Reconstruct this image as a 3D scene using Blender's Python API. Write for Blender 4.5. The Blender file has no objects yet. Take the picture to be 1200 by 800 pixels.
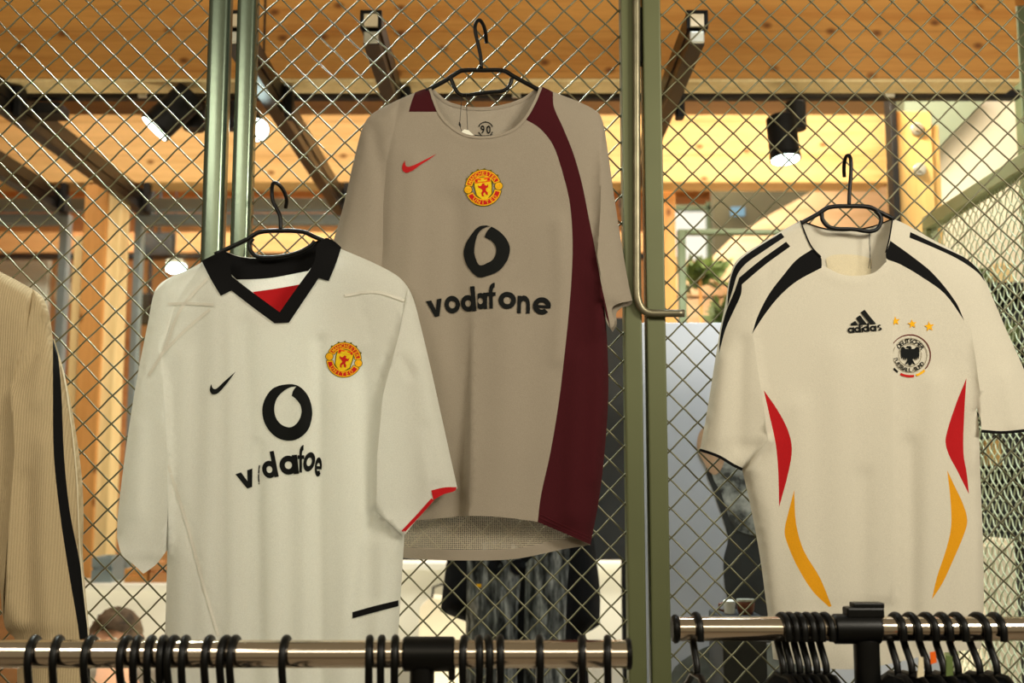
import bpy, bmesh, math, random
import numpy as np
from mathutils import Vector, Matrix
from mathutils.geometry import delaunay_2d_cdt

random.seed(7)
PI = math.pi
S = bpy.context.scene
COL = S.collection

# ------------------------------------------------------------------ camera, world, lights, exposure
F_PX = 1200 * 40 / 36
TILT = math.radians(7.1)
ZC = 1.7
cam_d = bpy.data.cameras.new('camera')
cam_d.lens = 40
cam_d.sensor_width = 36
cam_d.clip_end = 60
cam_d.dof.use_dof = True
cam_d.dof.focus_distance = 2.5
cam_d.dof.aperture_fstop = 2.6
cam = bpy.data.objects.new('camera', cam_d)
COL.objects.link(cam)
cam.location = (0, 0, ZC)
cam.rotation_euler = (PI / 2 + TILT, 0, 0)
S.camera = cam

S.view_settings.view_transform = 'Standard'
S.view_settings.look = 'None'
S.view_settings.exposure = 0.0
S.view_settings.gamma = 1.0

wd = bpy.data.worlds.new('world')
S.world = wd
wd.use_nodes = True
bg = wd.node_tree.nodes['Background']
bg.inputs[0].default_value = (1.0, 0.80, 0.50, 1)
bg.inputs[1].default_value = 0.20


def lamp(name, kind, loc, target, power, color, size=(1, 1), spot=None, blend=0.4, spread=180):
    l = bpy.data.lights.new(name, kind)
    l.energy = power
    l.color = color
    if kind == 'AREA':
        l.shape = 'RECTANGLE'
        l.size, l.size_y = size
        l.spread = math.radians(spread)
    elif kind == 'SPOT':
        l.spot_size = spot
        l.spot_blend = blend
        l.shadow_soft_size = size[0]
    else:
        l.shadow_soft_size = size[0]
    o = bpy.data.objects.new(name, l)
    COL.objects.link(o)
    o.location = loc
    d = Vector(target) - Vector(loc)
    o.rotation_euler = d.to_track_quat('-Z', 'Y').to_euler()
    return o


WARM = (1.0, 0.925, 0.775)
lamp('shop_lamp', 'AREA', (2.0, 0.3, 3.1), (-0.1, 2.6, 1.6), 72, WARM, (0.9, 0.5))
lamp('shop_lamp', 'AREA', (-1.7, 0.0, 3.3), (-0.3, 2.6, 1.6), 26, WARM, (1.2, 0.5))
lamp('shop_lamp', 'AREA', (0.0, -1.5, 3.3), (0.0, 3.5, 3.0), 29, (1.0, 0.87, 0.62), (3.0, 0.7))
lamp('poster_fill', 'AREA', (0.85, 2.95, 3.2), (0.82, 3.24, 0.6), 7.5, (0.82, 0.92, 1.0), (1.0, 0.10), None, 0.4, 75)  # added cool area light, unseen above the frame, brightens the poster
lamp('shirt_backlight', 'AREA', (-0.7, 3.35, 3.4), (-0.55, 2.5, 1.0), 24, (0.90, 1.0, 0.92), (1.2, 0.15), None, 0.4, 85)  # added backlight for the white shirt, out of view at the top
lamp('unseen_hall_light', 'AREA', (1.15, 4.15, 3.35), (1.0, 5.0, 3.05), 13, (1.0, 0.93, 0.75), (1.6, 0.15))  # added, hidden behind the near beam, brightens the pale beam at right
lamp('unseen_hall_light', 'AREA', (-1.6, 4.1, 3.4), (-1.6, 5.1, 3.0), 2.0, (1.0, 0.86, 0.6), (2.6, 0.2))  # added, also hidden by the near beam, for the pale beam at left
lamp('unseen_hall_light', 'AREA', (1.2, 3.9, 3.3), (1.55, 4.25, 2.7), 15, (1.0, 0.92, 0.72), (0.3, 0.08))  # added out of sight to brighten the bolted timber post
lamp('unseen_hall_light', 'AREA', (0.8, 5.3, 3.3), (0.85, 6.2, 2.4), 22, (1.0, 0.92, 0.75), (1.4, 0.1))  # added behind the pale beam, unseen, to brighten the stair side
lamp('unseen_hall_light', 'AREA', (-1.6, 5.85, 3.5), (-1.6, 8.8, 2.0), 42, (1.0, 0.90, 0.75), (2.6, 0.3))  # added behind the pale beam, unseen, to brighten the far wall
lamp('unseen_hall_light', 'AREA', (0.0, 6.6, 3.8), (0.0, 6.6, 0.0), 120, (1.0, 0.90, 0.72), (5.0, 1.5))
lamp('unseen_hall_light', 'AREA', (0.0, 4.3, 3.7), (0.0, 4.3, 0.0), 50, (1.0, 0.93, 0.8), (4.5, 0.5))
lamp('bounce_fill', 'AREA', (0.0, 4.2, 0.9), (0.0, 3.9, 3.0), 30, (1.0, 0.90, 0.68), (4.0, 0.5))  # added unseen area light standing in for floor bounce under the beams


# ------------------------------------------------------------------ pixel <-> world measurement
CT, ST = math.cos(TILT), math.sin(TILT)


def atv(P, Y):
    P = np.asarray(P, float)
    u = (P[:, 0] - 600) / F_PX
    v = (400 - P[:, 1]) / F_PX
    dy = CT - v * ST
    dz = ST + v * CT
    s = np.asarray(Y, float) / dy
    return np.stack([u * s, dy * s, ZC + dz * s], 1)


def at(x, y, Y):
    return Vector(atv([(x, y)], [Y])[0])


# ------------------------------------------------------------------ materials
def lin(c):
    return tuple((v / 12.92 if v <= 0.04045 else ((v + 0.055) / 1.055) ** 2.4) for v in c)


def rgb(r, g, b):
    return lin((r / 255, g / 255, b / 255)) + (1,)


class NT:
    def __init__(s, name):
        s.m = bpy.data.materials.new(name)
        s.m.use_nodes = True
        s.t = s.m.node_tree
        s.t.nodes.clear()
        s.out = s.n('ShaderNodeOutputMaterial')

    def n(s, kind, **kw):
        nd = s.t.nodes.new(kind)
        for k, v in kw.items():
            if k.startswith('i_'):
                nd.inputs[k[2:].replace('_', ' ')].default_value = v
            else:
                setattr(nd, k, v)
        return nd

    def l(s, a, b):
        s.t.links.new(a, b)

    def obj_coord(s, scale=(1, 1, 1)):
        c = s.n('ShaderNodeTexCoord')
        mp = s.n('ShaderNodeMapping')
        mp.inputs['Scale'].default_value = scale
        s.l(c.outputs['Object'], mp.inputs['Vector'])
        return mp.outputs['Vector']

    def noise(s, vec, scale, detail=3, rough=0.5):
        nd = s.n('ShaderNodeTexNoise')
        nd.inputs['Scale'].default_value = scale
        nd.inputs['Detail'].default_value = detail
        nd.inputs['Roughness'].default_value = rough
        s.l(vec, nd.inputs['Vector'])
        return nd.outputs['Fac']

    def ramp(s, fac, stops):
        r = s.n('ShaderNodeValToRGB')
        el = r.color_ramp.elements
        while len(el) > 1:
            el.remove(el[0])
        el[0].position, el[0].color = stops[0]
        for p, c in stops[1:]:
            e = el.new(p)
            e.color = c
        s.l(fac, r.inputs['Fac'])
        return r.outputs['Color']

    def mix(s, fac, a, b, mode='MIX'):
        m = s.n('ShaderNodeMix', data_type='RGBA', blend_type=mode)
        for sock, v in ((m.inputs[0], fac), (m.inputs[6], a), (m.inputs[7], b)):
            if hasattr(v, 'links'):
                s.l(v, sock)
            else:
                sock.default_value = v
        return m.outputs[2]

    def bump(s, h, strength, dist):
        b = s.n('ShaderNodeBump')
        b.inputs['Strength'].default_value = strength
        b.inputs['Distance'].default_value = dist
        s.l(h, b.inputs['Height'])
        return b.outputs['Normal']

    def bsdf(s, color, rough=0.6, metal=0.0, normal=None, spec=0.5):
        p = s.n('ShaderNodeBsdfPrincipled')
        if hasattr(color, 'links'):
            s.l(color, p.inputs['Base Color'])
        else:
            p.inputs['Base Color'].default_value = color
        p.inputs['Roughness'].default_value = rough
        p.inputs['Metallic'].default_value = metal
        p.inputs['Specular IOR Level'].default_value = spec
        if normal is not None:
            s.l(normal, p.inputs['Normal'])
        return p

    def done(s, sh):
        s.l(sh, s.out.inputs['Surface'])
        return s.m


def m_plain(name, c, rough=0.6, metal=0.0, var=0.12, scale=14, bump=0.0, spec=0.5):
    t = NT(name)
    v = t.obj_coord()
    n = t.noise(v, scale, 4)
    dark = tuple(x * (1 - var) for x in c[:3]) + (1,)
    lite = tuple(min(1, x * (1 + var)) for x in c[:3]) + (1,)
    col = t.ramp(n, [(0.3, dark), (0.7, lite)])
    nor = t.bump(t.noise(v, scale * 12, 2), bump, 0.002) if bump else None
    return t.done(t.bsdf(col, rough, metal, nor, spec).outputs[0])


def m_fabric(name, c, trans=0.25, clear=0.0, rib=0.0, var=0.05, weave=0.35, perf=False, rough=0.9, sheen=0.1):
    t = NT(name)
    v = t.obj_coord()
    n = t.noise(v, 9, 3)
    dark = tuple(x * (1 - var) for x in c[:3]) + (1,)
    col = t.mix(n, dark, c)
    fine = t.noise(v, 620, 2, 0.6)
    col = t.mix(0.22, col, t.ramp(fine, [(0.3, (0.45, 0.45, 0.45, 1)), (0.7, (1.15, 1.15, 1.15, 1))]), 'MULTIPLY')
    h = fine
    if rib:
        w = t.n('ShaderNodeTexWave')
        w.bands_direction = 'X'
        w.inputs['Scale'].default_value = rib
        w.inputs['Distortion'].default_value = 0.4
        t.l(v, w.inputs['Vector'])
        h = w.outputs['Fac']
        col = t.mix(0.5, col, t.ramp(h, [(0.1, (0.72, 0.70, 0.66, 1)), (0.6, (1, 1, 1, 1))]), 'MULTIPLY')
    nor = t.bump(h, weave, 0.0012)
    p = t.bsdf(col, rough, 0, nor, 0.2)
    p.inputs['Sheen Weight'].default_value = sheen
    tr = t.n('ShaderNodeBsdfTranslucent')
    t.l(col, tr.inputs['Color'])
    mx = t.n('ShaderNodeMixShader')
    mx.inputs[0].default_value = trans
    t.l(p.outputs[0], mx.inputs[1])
    t.l(tr.outputs[0], mx.inputs[2])
    sh = mx.outputs[0]
    if clear or perf:
        tp = t.n('ShaderNodeBsdfTransparent')
        m2 = t.n('ShaderNodeMixShader')
        if perf:
            vo = t.n('ShaderNodeTexVoronoi')
            vo.inputs['Scale'].default_value = 230
            vo.inputs['Randomness'].default_value = 0.15
            v2 = t.obj_coord((1, 0, 1))
            t.l(v2, vo.inputs['Vector'])
            mr = t.n('ShaderNodeMath', operation='LESS_THAN')
            mr.inputs[1].default_value = 0.33
            t.l(vo.outputs['Distance'], mr.inputs[0])
            t.l(mr.outputs[0], m2.inputs[0])
        else:
            m2.inputs[0].default_value = clear
        t.l(sh, m2.inputs[1])
        t.l(tp.outputs[0], m2.inputs[2])
        sh = m2.outputs[0]
    return t.done(sh)


def m_wood(name, c, c2, axis='X', knots=True, seam=0.0, rough=0.55, clear=0.5):
    """grain along axis, knots, laminations every `seam` metres of height"""
    t = NT(name)
    if axis == 'X':
        sc = (0.5, 7, 7)
        kn = (2.6, 1, 3.8)
    elif axis == 'Z':
        sc = (7, 7, 0.5)
        kn = (3.6, 1, 2.2)
    else:
        sc = (7, 0.5, 7)
        kn = (5.5, 1.6, 0.01)
    v = t.obj_coord(sc)
    g = t.noise(v, 2.2, 6, 0.62)
    col = t.ramp(g, [(0.28, c2), (0.52, c), (0.75, tuple(min(1, x * 1.12) for x in c[:3]) + (1,))])
    v2 = t.obj_coord(tuple(x * 3 for x in sc))
    g2 = t.noise(v2, 6, 4, 0.6)
    col = t.mix(0.35, col, t.ramp(g2, [(0.3, (0.72, 0.66, 0.58, 1)), (0.6, (1, 1, 1, 1))]), 'MULTIPLY')
    if knots:
        k = t.obj_coord(kn)
        sp_ = t.n('ShaderNodeSeparateXYZ')
        cb_ = t.n('ShaderNodeCombineXYZ')
        t.l(k, sp_.inputs[0])
        t.l(sp_.outputs['X'], cb_.inputs['X'])
        t.l(sp_.outputs['Z'], cb_.inputs['Y'])
        vo = t.n('ShaderNodeTexVoronoi')
        vo.voronoi_dimensions = '2D'
        vo.inputs['Scale'].default_value = 2.1
        vo.inputs['Randomness'].default_value = 1.0
        t.l(cb_.outputs[0], vo.inputs['Vector'])
        sc2 = t.n('ShaderNodeSeparateColor')
        t.l(vo.outputs['Color'], sc2.inputs[0])
        gate = t.n('ShaderNodeMath', operation='GREATER_THAN')
        gate.inputs[1].default_value = clear
        t.l(sc2.outputs[0], gate.inputs[0])
        kc = t.ramp(vo.outputs['Distance'], [(0.02, (0.30, 0.22, 0.14, 1)), (0.06, (0.50, 0.40, 0.28, 1)), (0.13, (1, 1, 1, 1))])
        col = t.mix(gate.outputs[0], col, t.mix(1.0, col, kc, 'MULTIPLY'))
    if seam:
        w = t.obj_coord((1, 1, 1))
        sx = t.n('ShaderNodeSeparateXYZ')
        t.l(w, sx.inputs[0])
        md = t.n('ShaderNodeMath', operation='PINGPONG')
        md.inputs[1].default_value = seam / 2
        t.l(sx.outputs['Z'], md.inputs[0])
        sc_ = t.ramp(md.outputs[0], [(0.0, (0.6, 0.5, 0.42, 1)), (0.004, (1, 1, 1, 1))])
        col = t.mix(0.6, col, sc_, 'MULTIPLY')
    return t.done(t.bsdf(col, rough, 0, t.bump(g2, 0.15, 0.002), 0.3).outputs[0])


def m_emit(name, c, s):
    t = NT(name)
    e = t.n('ShaderNodeEmission')
    e.inputs[0].default_value = c
    e.inputs[1].default_value = s
    return t.done(e.outputs[0])


def m_glass(name):
    t = NT(name)
    a = t.n('ShaderNodeBsdfTransparent')
    a.inputs[0].default_value = (0.93, 0.97, 0.95, 1)
    b = t.n('ShaderNodeBsdfGlossy')
    b.inputs['Roughness'].default_value = 0.03
    m = t.n('ShaderNodeMixShader')
    m.inputs[0].default_value = 0.06
    t.l(a.outputs[0], m.inputs[1])
    t.l(b.outputs[0], m.inputs[2])
    return t.done(m.outputs[0])


def m_wash():
    t = NT('washed_grey_cloth')
    v = t.obj_coord((26, 26, 5))
    n = t.noise(v, 1.6, 5, 0.62)
    col = t.ramp(n, [(0.38, rgb(30, 31, 30)), (0.52, rgb(92, 95, 92)), (0.68, rgb(176, 178, 170))])
    return t.done(t.bsdf(col, 0.9, 0, None, 0.1).outputs[0])


M = dict(
    post=m_plain('green_grey_paint', rgb(92, 97, 64), 0.42, 0.25, 0.05, 6, 0.05),
    steel_post=m_plain('galvanised_green_steel', rgb(100, 112, 96), 0.27, 0.8, 0.06, 5, 0.05),
    wire=m_plain('wire_metal', rgb(104, 102, 76), 0.36, 0.45, 0.12, 30),
    rod=m_plain('worn_steel', rgb(128, 122, 100), 0.40, 0.75, 0.2, 25, 0.1),
    chrome=m_plain('chrome', (0.80, 0.70, 0.58, 1), 0.12, 1.0, 0.02, 5),
    black=m_plain('black_plastic', rgb(9, 9, 8), 0.36, 0, 0.2, 40, 0.1, 0.22),
    black_flat=m_plain('black_metal', rgb(18, 17, 16), 0.55, 0.1, 0.2, 20, 0, 0.3),
    channel=m_plain('dark_steel', rgb(24, 23, 22), 0.38, 0.4, 0.15, 10),
    zinc=m_plain('zinc', rgb(190, 188, 172), 0.35, 0.7, 0.1, 20),
    cream_plate=m_plain('cream_plastic', rgb(214, 198, 165), 0.5, 0, 0.06, 20),
    beam=m_wood('glulam_orange', rgb(206, 146, 70), rgb(186, 120, 48), 'X', True, 0.14),
    beam2=m_wood('glulam_pale', rgb(230, 188, 122), rgb(212, 164, 94), 'X', True, 0.16, 0.55, 0.72),
    timber=m_wood('timber_pale', rgb(228, 190, 120), rgb(212, 168, 98), 'Z', False),
    timber_o=m_wood('timber_orange', rgb(206, 150, 84), rgb(186, 128, 62), 'Z', True),
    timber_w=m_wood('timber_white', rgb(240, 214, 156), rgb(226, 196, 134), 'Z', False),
    grey_steel=m_plain('blue_grey_paint', rgb(136, 152, 156), 0.45, 0.2, 0.05, 6),
    white=m_plain('white_paint', rgb(226, 226, 214), 0.6, 0, 0.03, 3),
    cream=m_plain('cream_paint', rgb(232, 222, 196), 0.7, 0, 0.04, 3),
    soffit=m_plain('grey_green_paint', rgb(120, 128, 104), 0.7, 0, 0.06, 3),
    panel_green=m_plain('dark_green_paint', rgb(84, 98, 70), 0.45, 0.1, 0.08, 6),
    rail_green=m_plain('light_green_paint', rgb(158, 166, 118), 0.45, 0.1, 0.05, 6),
    mesh_green=m_plain('light_green_wire', rgb(196, 208, 172), 0.5, 0.0, 0.1, 20),
    floor=m_plain('concrete', rgb(120, 108, 92), 0.6, 0, 0.12, 3, 0.05),
    wallwood=m_wood('panel_wood', rgb(204, 150, 96), rgb(186, 128, 78), 'X', False, 0.2),
    dark=m_plain('dark_board', rgb(46, 48, 46), 0.6, 0, 0.15, 5),
    glass=m_glass('clear_glass'),
    leaf=m_plain('leaf_green', rgb(86, 104, 48), 0.6, 0, 0.3, 10),
    lens=m_emit('lamp_lens', (0.80, 1.0, 0.93, 1), 14),
    win=m_emit('bright_window', (1.0, 0.94, 0.78, 1), 1.1),
    screen=m_emit('lit_screen', (0.45, 0.72, 0.85, 1), 0.6),
    f_white=m_fabric('white_jersey', rgb(238, 238, 228), 0.40, 0.06, var=0.04),
    f_german=m_fabric('cream_white_jersey', rgb(219, 213, 195), 0.13, var=0.03),
    f_grey=m_fabric('grey_taupe_jersey', rgb(162, 151, 134), 0.12, var=0.05, weave=0.5),
    f_mesh=m_fabric('perforated_taupe', rgb(182, 170, 148), 0.2, perf=True),
    f_maroon=m_fabric('maroon_jersey', rgb(66, 13, 20), 0.05, var=0.1, sheen=0.03),
    f_black=m_fabric('black_rib', rgb(10, 10, 11), 0.0, var=0.2, sheen=0.0),
    f_red=m_fabric('red_jersey', rgb(182, 20, 26), 0.08, var=0.05),
    f_yellow=m_fabric('amber_jersey', rgb(228, 158, 20), 0.08, var=0.05),
    f_beige=m_fabric('beige_knit', rgb(198, 178, 140), 0.1, rib=62, var=0.06, weave=0.6),
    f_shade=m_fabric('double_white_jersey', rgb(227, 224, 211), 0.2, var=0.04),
    timber_t=m_wood('timber_tan', rgb(222, 188, 148), rgb(206, 168, 126), 'X', False),
    olive=m_plain('dark_olive_paint', rgb(84, 80, 56), 0.7, 0, 0.25, 3),
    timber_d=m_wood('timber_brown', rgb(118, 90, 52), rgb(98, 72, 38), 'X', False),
    f_seam=m_fabric('cream_piping', rgb(226, 214, 182), 0.1),
    f_dark=m_fabric('dark_cloth', rgb(14, 15, 17), 0.0, var=0.3, sheen=0.0),
    f_navy=m_fabric('navy_cloth', rgb(24, 28, 44), 0.03, var=0.3),
    f_wine=m_fabric('wine_cloth', rgb(84, 22, 30), 0.05, var=0.2),
    f_wash=m_wash(),
    p_black=m_plain('black_print', rgb(15, 17, 16), 0.7, 0, 0.1, 60, 0, 0.12),
    p_red=m_plain('red_print', rgb(188, 30, 26), 0.6, 0, 0.08, 60, 0, 0.1),
    p_swoosh=m_plain('crimson_stitch', rgb(176, 30, 32), 0.65, 0, 0.1, 200, 0, 0.1),
    p_orange=m_plain('orange_stitch', rgb(222, 96, 22), 0.7, 0, 0.1, 200, 0, 0.1),
    p_yellow=m_plain('yellow_stitch', rgb(232, 172, 26), 0.7, 0, 0.1, 200, 0, 0.1),
    p_gold=m_plain('lemon_stitch', rgb(226, 190, 30), 0.7, 0, 0.1, 200, 0, 0.1),
    p_olive=m_plain('olive_stitch', rgb(98, 88, 22), 0.7, 0, 0.1, 200, 0, 0.1),
    p_grey=m_plain('grey_stitch', rgb(150, 142, 122), 0.7, 0, 0.1, 200, 0, 0.1),
    p_maroon=m_plain('maroon_stitch', rgb(96, 30, 26), 0.7, 0, 0.1, 200, 0, 0.1),
    p_white=m_plain('white_print', rgb(232, 230, 214), 0.6, 0, 0.03, 60),
    ph_bg=None,
    skin=m_plain('skin', rgb(206, 158, 128), 0.55, 0, 0.06, 12),
    hair=m_plain('brown_hair', rgb(92, 76, 58), 0.7, 0, 0.6, 22, 0.4, 0.2),
    cup=m_plain('brown_glaze', rgb(110, 62, 38), 0.3, 0, 0.1, 20),
)


# ------------------------------------------------------------------ objects
def link(name, me, mat, parent=None, label=None, smooth=False):
    o = bpy.data.objects.new(name, me)
    COL.objects.link(o)
    if mat is not None and not me.materials:
        me.materials.append(mat)
    if smooth:
        me.polygons.foreach_set('use_smooth', [True] * len(me.polygons))
    if parent is not None:
        o.parent = parent
        o.matrix_parent_inverse = Matrix.Translation(-Vector(parent.location)) if parent.type == 'EMPTY' and parent.rotation_euler.z == 0 else Matrix()
    if label:
        o['label'] = label
    return o


def tag(o, label, cat, group=None):
    o['label'] = label
    o['category'] = cat
    if group:
        o['group'] = group
    return o


def thing(name, loc, label, cat, group=None):
    o = bpy.data.objects.new(name, None)
    COL.objects.link(o)
    o.location = loc
    o.empty_display_size = 0.1
    return tag(o, label, cat, group)


def struct(o):
    o['kind'] = 'structure'
    return o


def pyd(V, F_):
    me = bpy.data.meshes.new('mesh')
    me.from_pydata([tuple(v) for v in V], [], F_)
    me.update()
    return me


def bm_mesh(bm):
    me = bpy.data.meshes.new('mesh')
    bmesh.ops.recalc_face_normals(bm, faces=bm.faces)
    bm.to_mesh(me)
    bm.free()
    return me


def box_bm(bm, lo, hi, bev=0.0, rot=None):
    lo, hi = Vector(lo), Vector(hi)
    r = bmesh.ops.create_cube(bm, size=1)
    vs = r['verts']
    c, d = (lo + hi) / 2, hi - lo
    for v in vs:
        v.co = Vector((v.co.x * d.x, v.co.y * d.y, v.co.z * d.z))
    if bev:
        es = list({e for v in vs for e in v.link_edges})
        b = bmesh.ops.bevel(bm, geom=es, offset=bev, segments=2, affect='EDGES', profile=0.5)
        vs = list({v for f in b['faces'] for v in f.verts} | {v for v in vs if v.is_valid})
    for v in vs:
        if rot is not None:
            v.co = rot @ v.co
        v.co += c
    return vs


def box(name, lo, hi, mat, parent=None, bev=0.004, label=None, rot=None):
    bm = bmesh.new()
    box_bm(bm, lo, hi, bev, rot)
    return link(name, bm_mesh(bm), mat, parent, label)


def pbox(name, x0, y0, x1, y1, Y, depth, mat, parent=None, bev=0.004, label=None):
    """an upright box whose front face spans the measured corners at distance Y"""
    a, b = at(x0, y1, Y), at(x1, y0, Y)
    c = at((x0 + x1) / 2, y1, Y)
    return box(name, (a.x, Y, c.z), (b.x, Y + depth, b.z), mat, parent, bev, label)


def tube_geo(pts, r, seg=8, V=None, F_=None, cap=True, closed=False):
    V = [] if V is None else V
    F_ = [] if F_ is None else F_
    pts = [Vector(p) for p in pts]
    n = len(pts)
    base = len(V)
    up = None
    for i, p in enumerate(pts):
        if closed:
            t = pts[(i + 1) % n] - pts[i - 1]
        else:
            t = pts[min(i + 1, n - 1)] - pts[max(i - 1, 0)]
        t.normalize()
        if up is None:
            up = t.orthogonal().normalized()
        up = (up - t * up.dot(t))
        if up.length < 1e-6:
            up = t.orthogonal()
        up.normalize()
        w = t.cross(up)
        rr = r[i] if hasattr(r, '__len__') else r
        for k in range(seg):
            a = 2 * PI * k / seg
            V.append(p + (up * math.cos(a) + w * math.sin(a)) * rr)
    m = n if closed else n - 1
    for i in range(m):
        for k in range(seg):
            j = (i + 1) % n
            F_.append((base + i * seg + k, base + i * seg + (k + 1) % seg, base + j * seg + (k + 1) % seg, base + j * seg + k))
    if cap and not closed:
        F_.append(tuple(base + k for k in range(seg))[::-1])
        F_.append(tuple(base + (n - 1) * seg + k for k in range(seg)))
    return V, F_


def tube(name, pts, r, mat, parent=None, seg=10, label=None, closed=False):
    V, F_ = tube_geo(pts, r, seg, closed=closed)
    return link(name, pyd(V, F_), mat, parent, label, True)


def cyl(name, a, b, r, mat, parent=None, seg=24, label=None, r2=None, bev=0.0):
    a, b = Vector(a), Vector(b)
    d = (b - a).normalized()
    r2 = r if r2 is None else r2
    e = min(bev, r * 0.3)
    if e:
        P = [a, a + d * 1e-4, a + d * e, b - d * e, b - d * 1e-4, b]
        R = [r - e, r - e, r, r2, r2 - e, r2 - e]
    else:
        P, R = [a, b], [r, r2]
    V, F_ = tube_geo(P, R, seg)
    o = link(name, pyd(V, F_), mat, parent, label, True)
    o.data.set_sharp_from_angle(angle=math.radians(40))
    return o


# ------------------------------------------------------------------ 2-D outlines
def cr(pts, n=5, closed=True):
    """smooth curve through points; a third element marks a corner"""
    P = [np.array(p[:2], float) for p in pts]
    C = [len(p) > 2 for p in pts]
    N = len(P)
    out = []
    for i in range(N if closed else N - 1):
        a, b = P[i], P[(i + 1) % N]
        L = np.linalg.norm(b - a) + 1e-9

        def tan(k, one):
            if C[k % N] or (not closed and k in (0, N - 1)):
                return (b - a)
            d = P[(k + 1) % N] - P[(k - 1) % N]
            return d / (np.linalg.norm(d) + 1e-9) * L
        m0, m1 = tan(i, 0), tan((i + 1) % N if closed else i + 1, 1)
        for j in range(n):
            t = j / n
            h = (2 * t**3 - 3 * t**2 + 1, t**3 - 2 * t**2 + t, -2 * t**3 + 3 * t**2, t**3 - t**2)
            out.append(h[0] * a + h[1] * m0 + h[2] * b + h[3] * m1)
    if not closed:
        out.append(P[-1])
    return np.array(out)


def inside(P, poly):
    P = np.asarray(P)
    x, y = P[:, 0], P[:, 1]
    c = np.zeros(len(P), bool)
    q = poly
    for i in range(len(q)):
        x0, y0 = q[i]
        x1, y1 = q[i - 1]
        if y0 == y1:
            continue
        k = ((y0 > y) != (y1 > y)) & (x < (x1 - x0) * (y - y0) / (y1 - y0) + x0)
        c ^= k
    return c


def dist(P, line):
    P = np.asarray(P, float)
    d = np.full(len(P), 1e9)
    for i in range(len(line) - 1):
        a, b = np.asarray(line[i]), np.asarray(line[i + 1])
        ab = b - a
        t = np.clip(((P - a) @ ab) / (ab @ ab + 1e-12), 0, 1)
        q = a + t[:, None] * ab
        d = np.minimum(d, np.hypot(P[:, 0] - q[:, 0], P[:, 1] - q[:, 1]))
    return d


def profile(P, lines, T, w):
    e = np.full(len(P), 1e9)
    for l in lines:
        e = np.minimum(e, dist(P, l))
    t = np.clip(e / w, 0, 1)
    return T * np.sqrt(np.clip(1 - (1 - t) ** 2, 0, 1))


def stepf(P, line, amp, wl=60, ws=2.0, sgn=1, fade=40):
    """cloth lapping over itself along a roughly upright line"""
    L = sorted(line, key=lambda p: p[1])
    ys = [p[1] for p in L]
    xl = np.interp(P[:, 1], ys, [p[0] for p in L])
    s = sgn * (P[:, 0] - xl)
    f = np.clip((P[:, 1] - ys[0]) / fade, 0, 1) * np.clip((ys[-1] - P[:, 1]) / 8 + 1, 0, 1)
    return 1.35 * amp * f * np.where(s > 0, np.exp(-s / wl), np.exp(-(s / ws) ** 2))


def ridge(P, line, amp, w):
    return amp * (1.9 if w > 2.5 else 1.2) * np.exp(-(dist(P, line) / w) ** 2)


def tess(outline, step, extra=()):
    out = np.asarray(outline, float)
    lo, hi = out.min(0), out.max(0)
    g = []
    r = 0
    y = lo[1] + step * 0.5
    while y < hi[1]:
        x = lo[0] + (step * 0.5 if r % 2 else step * 0.05)
        while x < hi[0]:
            g.append((x, y))
            x += step
        y += step * 0.87
        r += 1
    g = np.array(g) if g else np.zeros((0, 2))
    lines = [np.vstack([out, out[:1]])] + [np.asarray(e, float) for e in extra]
    if len(g):
        k = inside(g, out)
        g = g[k]
        for l in lines:
            if len(g):
                g = g[dist(g, l) > step * 0.42]
    V = [Vector(p) for p in out]
    E = [(i, (i + 1) % len(out)) for i in range(len(out))]
    for e in extra:
        e = np.asarray(e, float)
        b = len(V)
        V += [Vector(p) for p in e]
        E += [(b + i, b + i + 1) for i in range(len(e) - 1)]
    V += [Vector(p) for p in g]
    v, _, f, *_r = delaunay_2d_cdt(V, E, [], 0, 1e-4)
    P = np.array([tuple(p) for p in v])
    T = np.array([tuple(t) for t in f if len(t) == 3])
    c = P[T].mean(1)
    T = T[inside(c, out)]
    return P, T


def sheet(P, T, d, Y0, name, mat, parent, label=None):
    used, inv = np.unique(T, return_inverse=True)
    W = atv(P[used], Y0 - d(P[used]))
    return link(name, pyd(W, [tuple(int(i) for i in t) for t in inv.reshape(T.shape)]), mat, parent, label, True)


def panels(outline, d, Y0, step, parts, rest, parent, extra=()):
    """one garment layer cut into panels. parts: (polygon, name, material, label)"""
    ex = list(extra)
    for pg, *_ in parts:
        ex.append(np.vstack([pg, pg[:1]]))
    P, T = tess(outline, step, ex)
    c = P[T].mean(1)
    left = np.ones(len(T), bool)
    made = []
    for pg, nm, mt, lb in parts:
        k = inside(c, pg) & left
        left &= ~k
        if k.any():
            made.append(sheet(P, T[k], d, Y0, nm, mt, parent, lb))
    made.append(sheet(P, T[left], d, Y0, rest[0], rest[1], parent, rest[2] if len(rest) > 2 else None))
    return made


def par(line, o=2.0):
    """a pair of lines beside a crease, so that the step is meshed sharply"""
    L = np.asarray(cr(line, 6, False))
    return [L + (-o, 0), L + (o * 0.3, 0)]


# ------------------------------------------------------------------ prints: small flat shapes carried on the cloth
def ring(cx, cy, ro, ri, a0=0, a1=360, n=28, rx=1.0):
    V, Fc = [], []
    n = max(3, int(n * abs(a1 - a0) / 360))
    for i in range(n + 1):
        a = math.radians(a0 + (a1 - a0) * i / n)
        for r in (ro, ri):
            V.append((cx + rx * r * math.cos(a), cy + r * math.sin(a)))
    for i in range(n):
        Fc.append((2 * i, 2 * i + 2, 2 * i + 3, 2 * i + 1))
    return V, Fc


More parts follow.
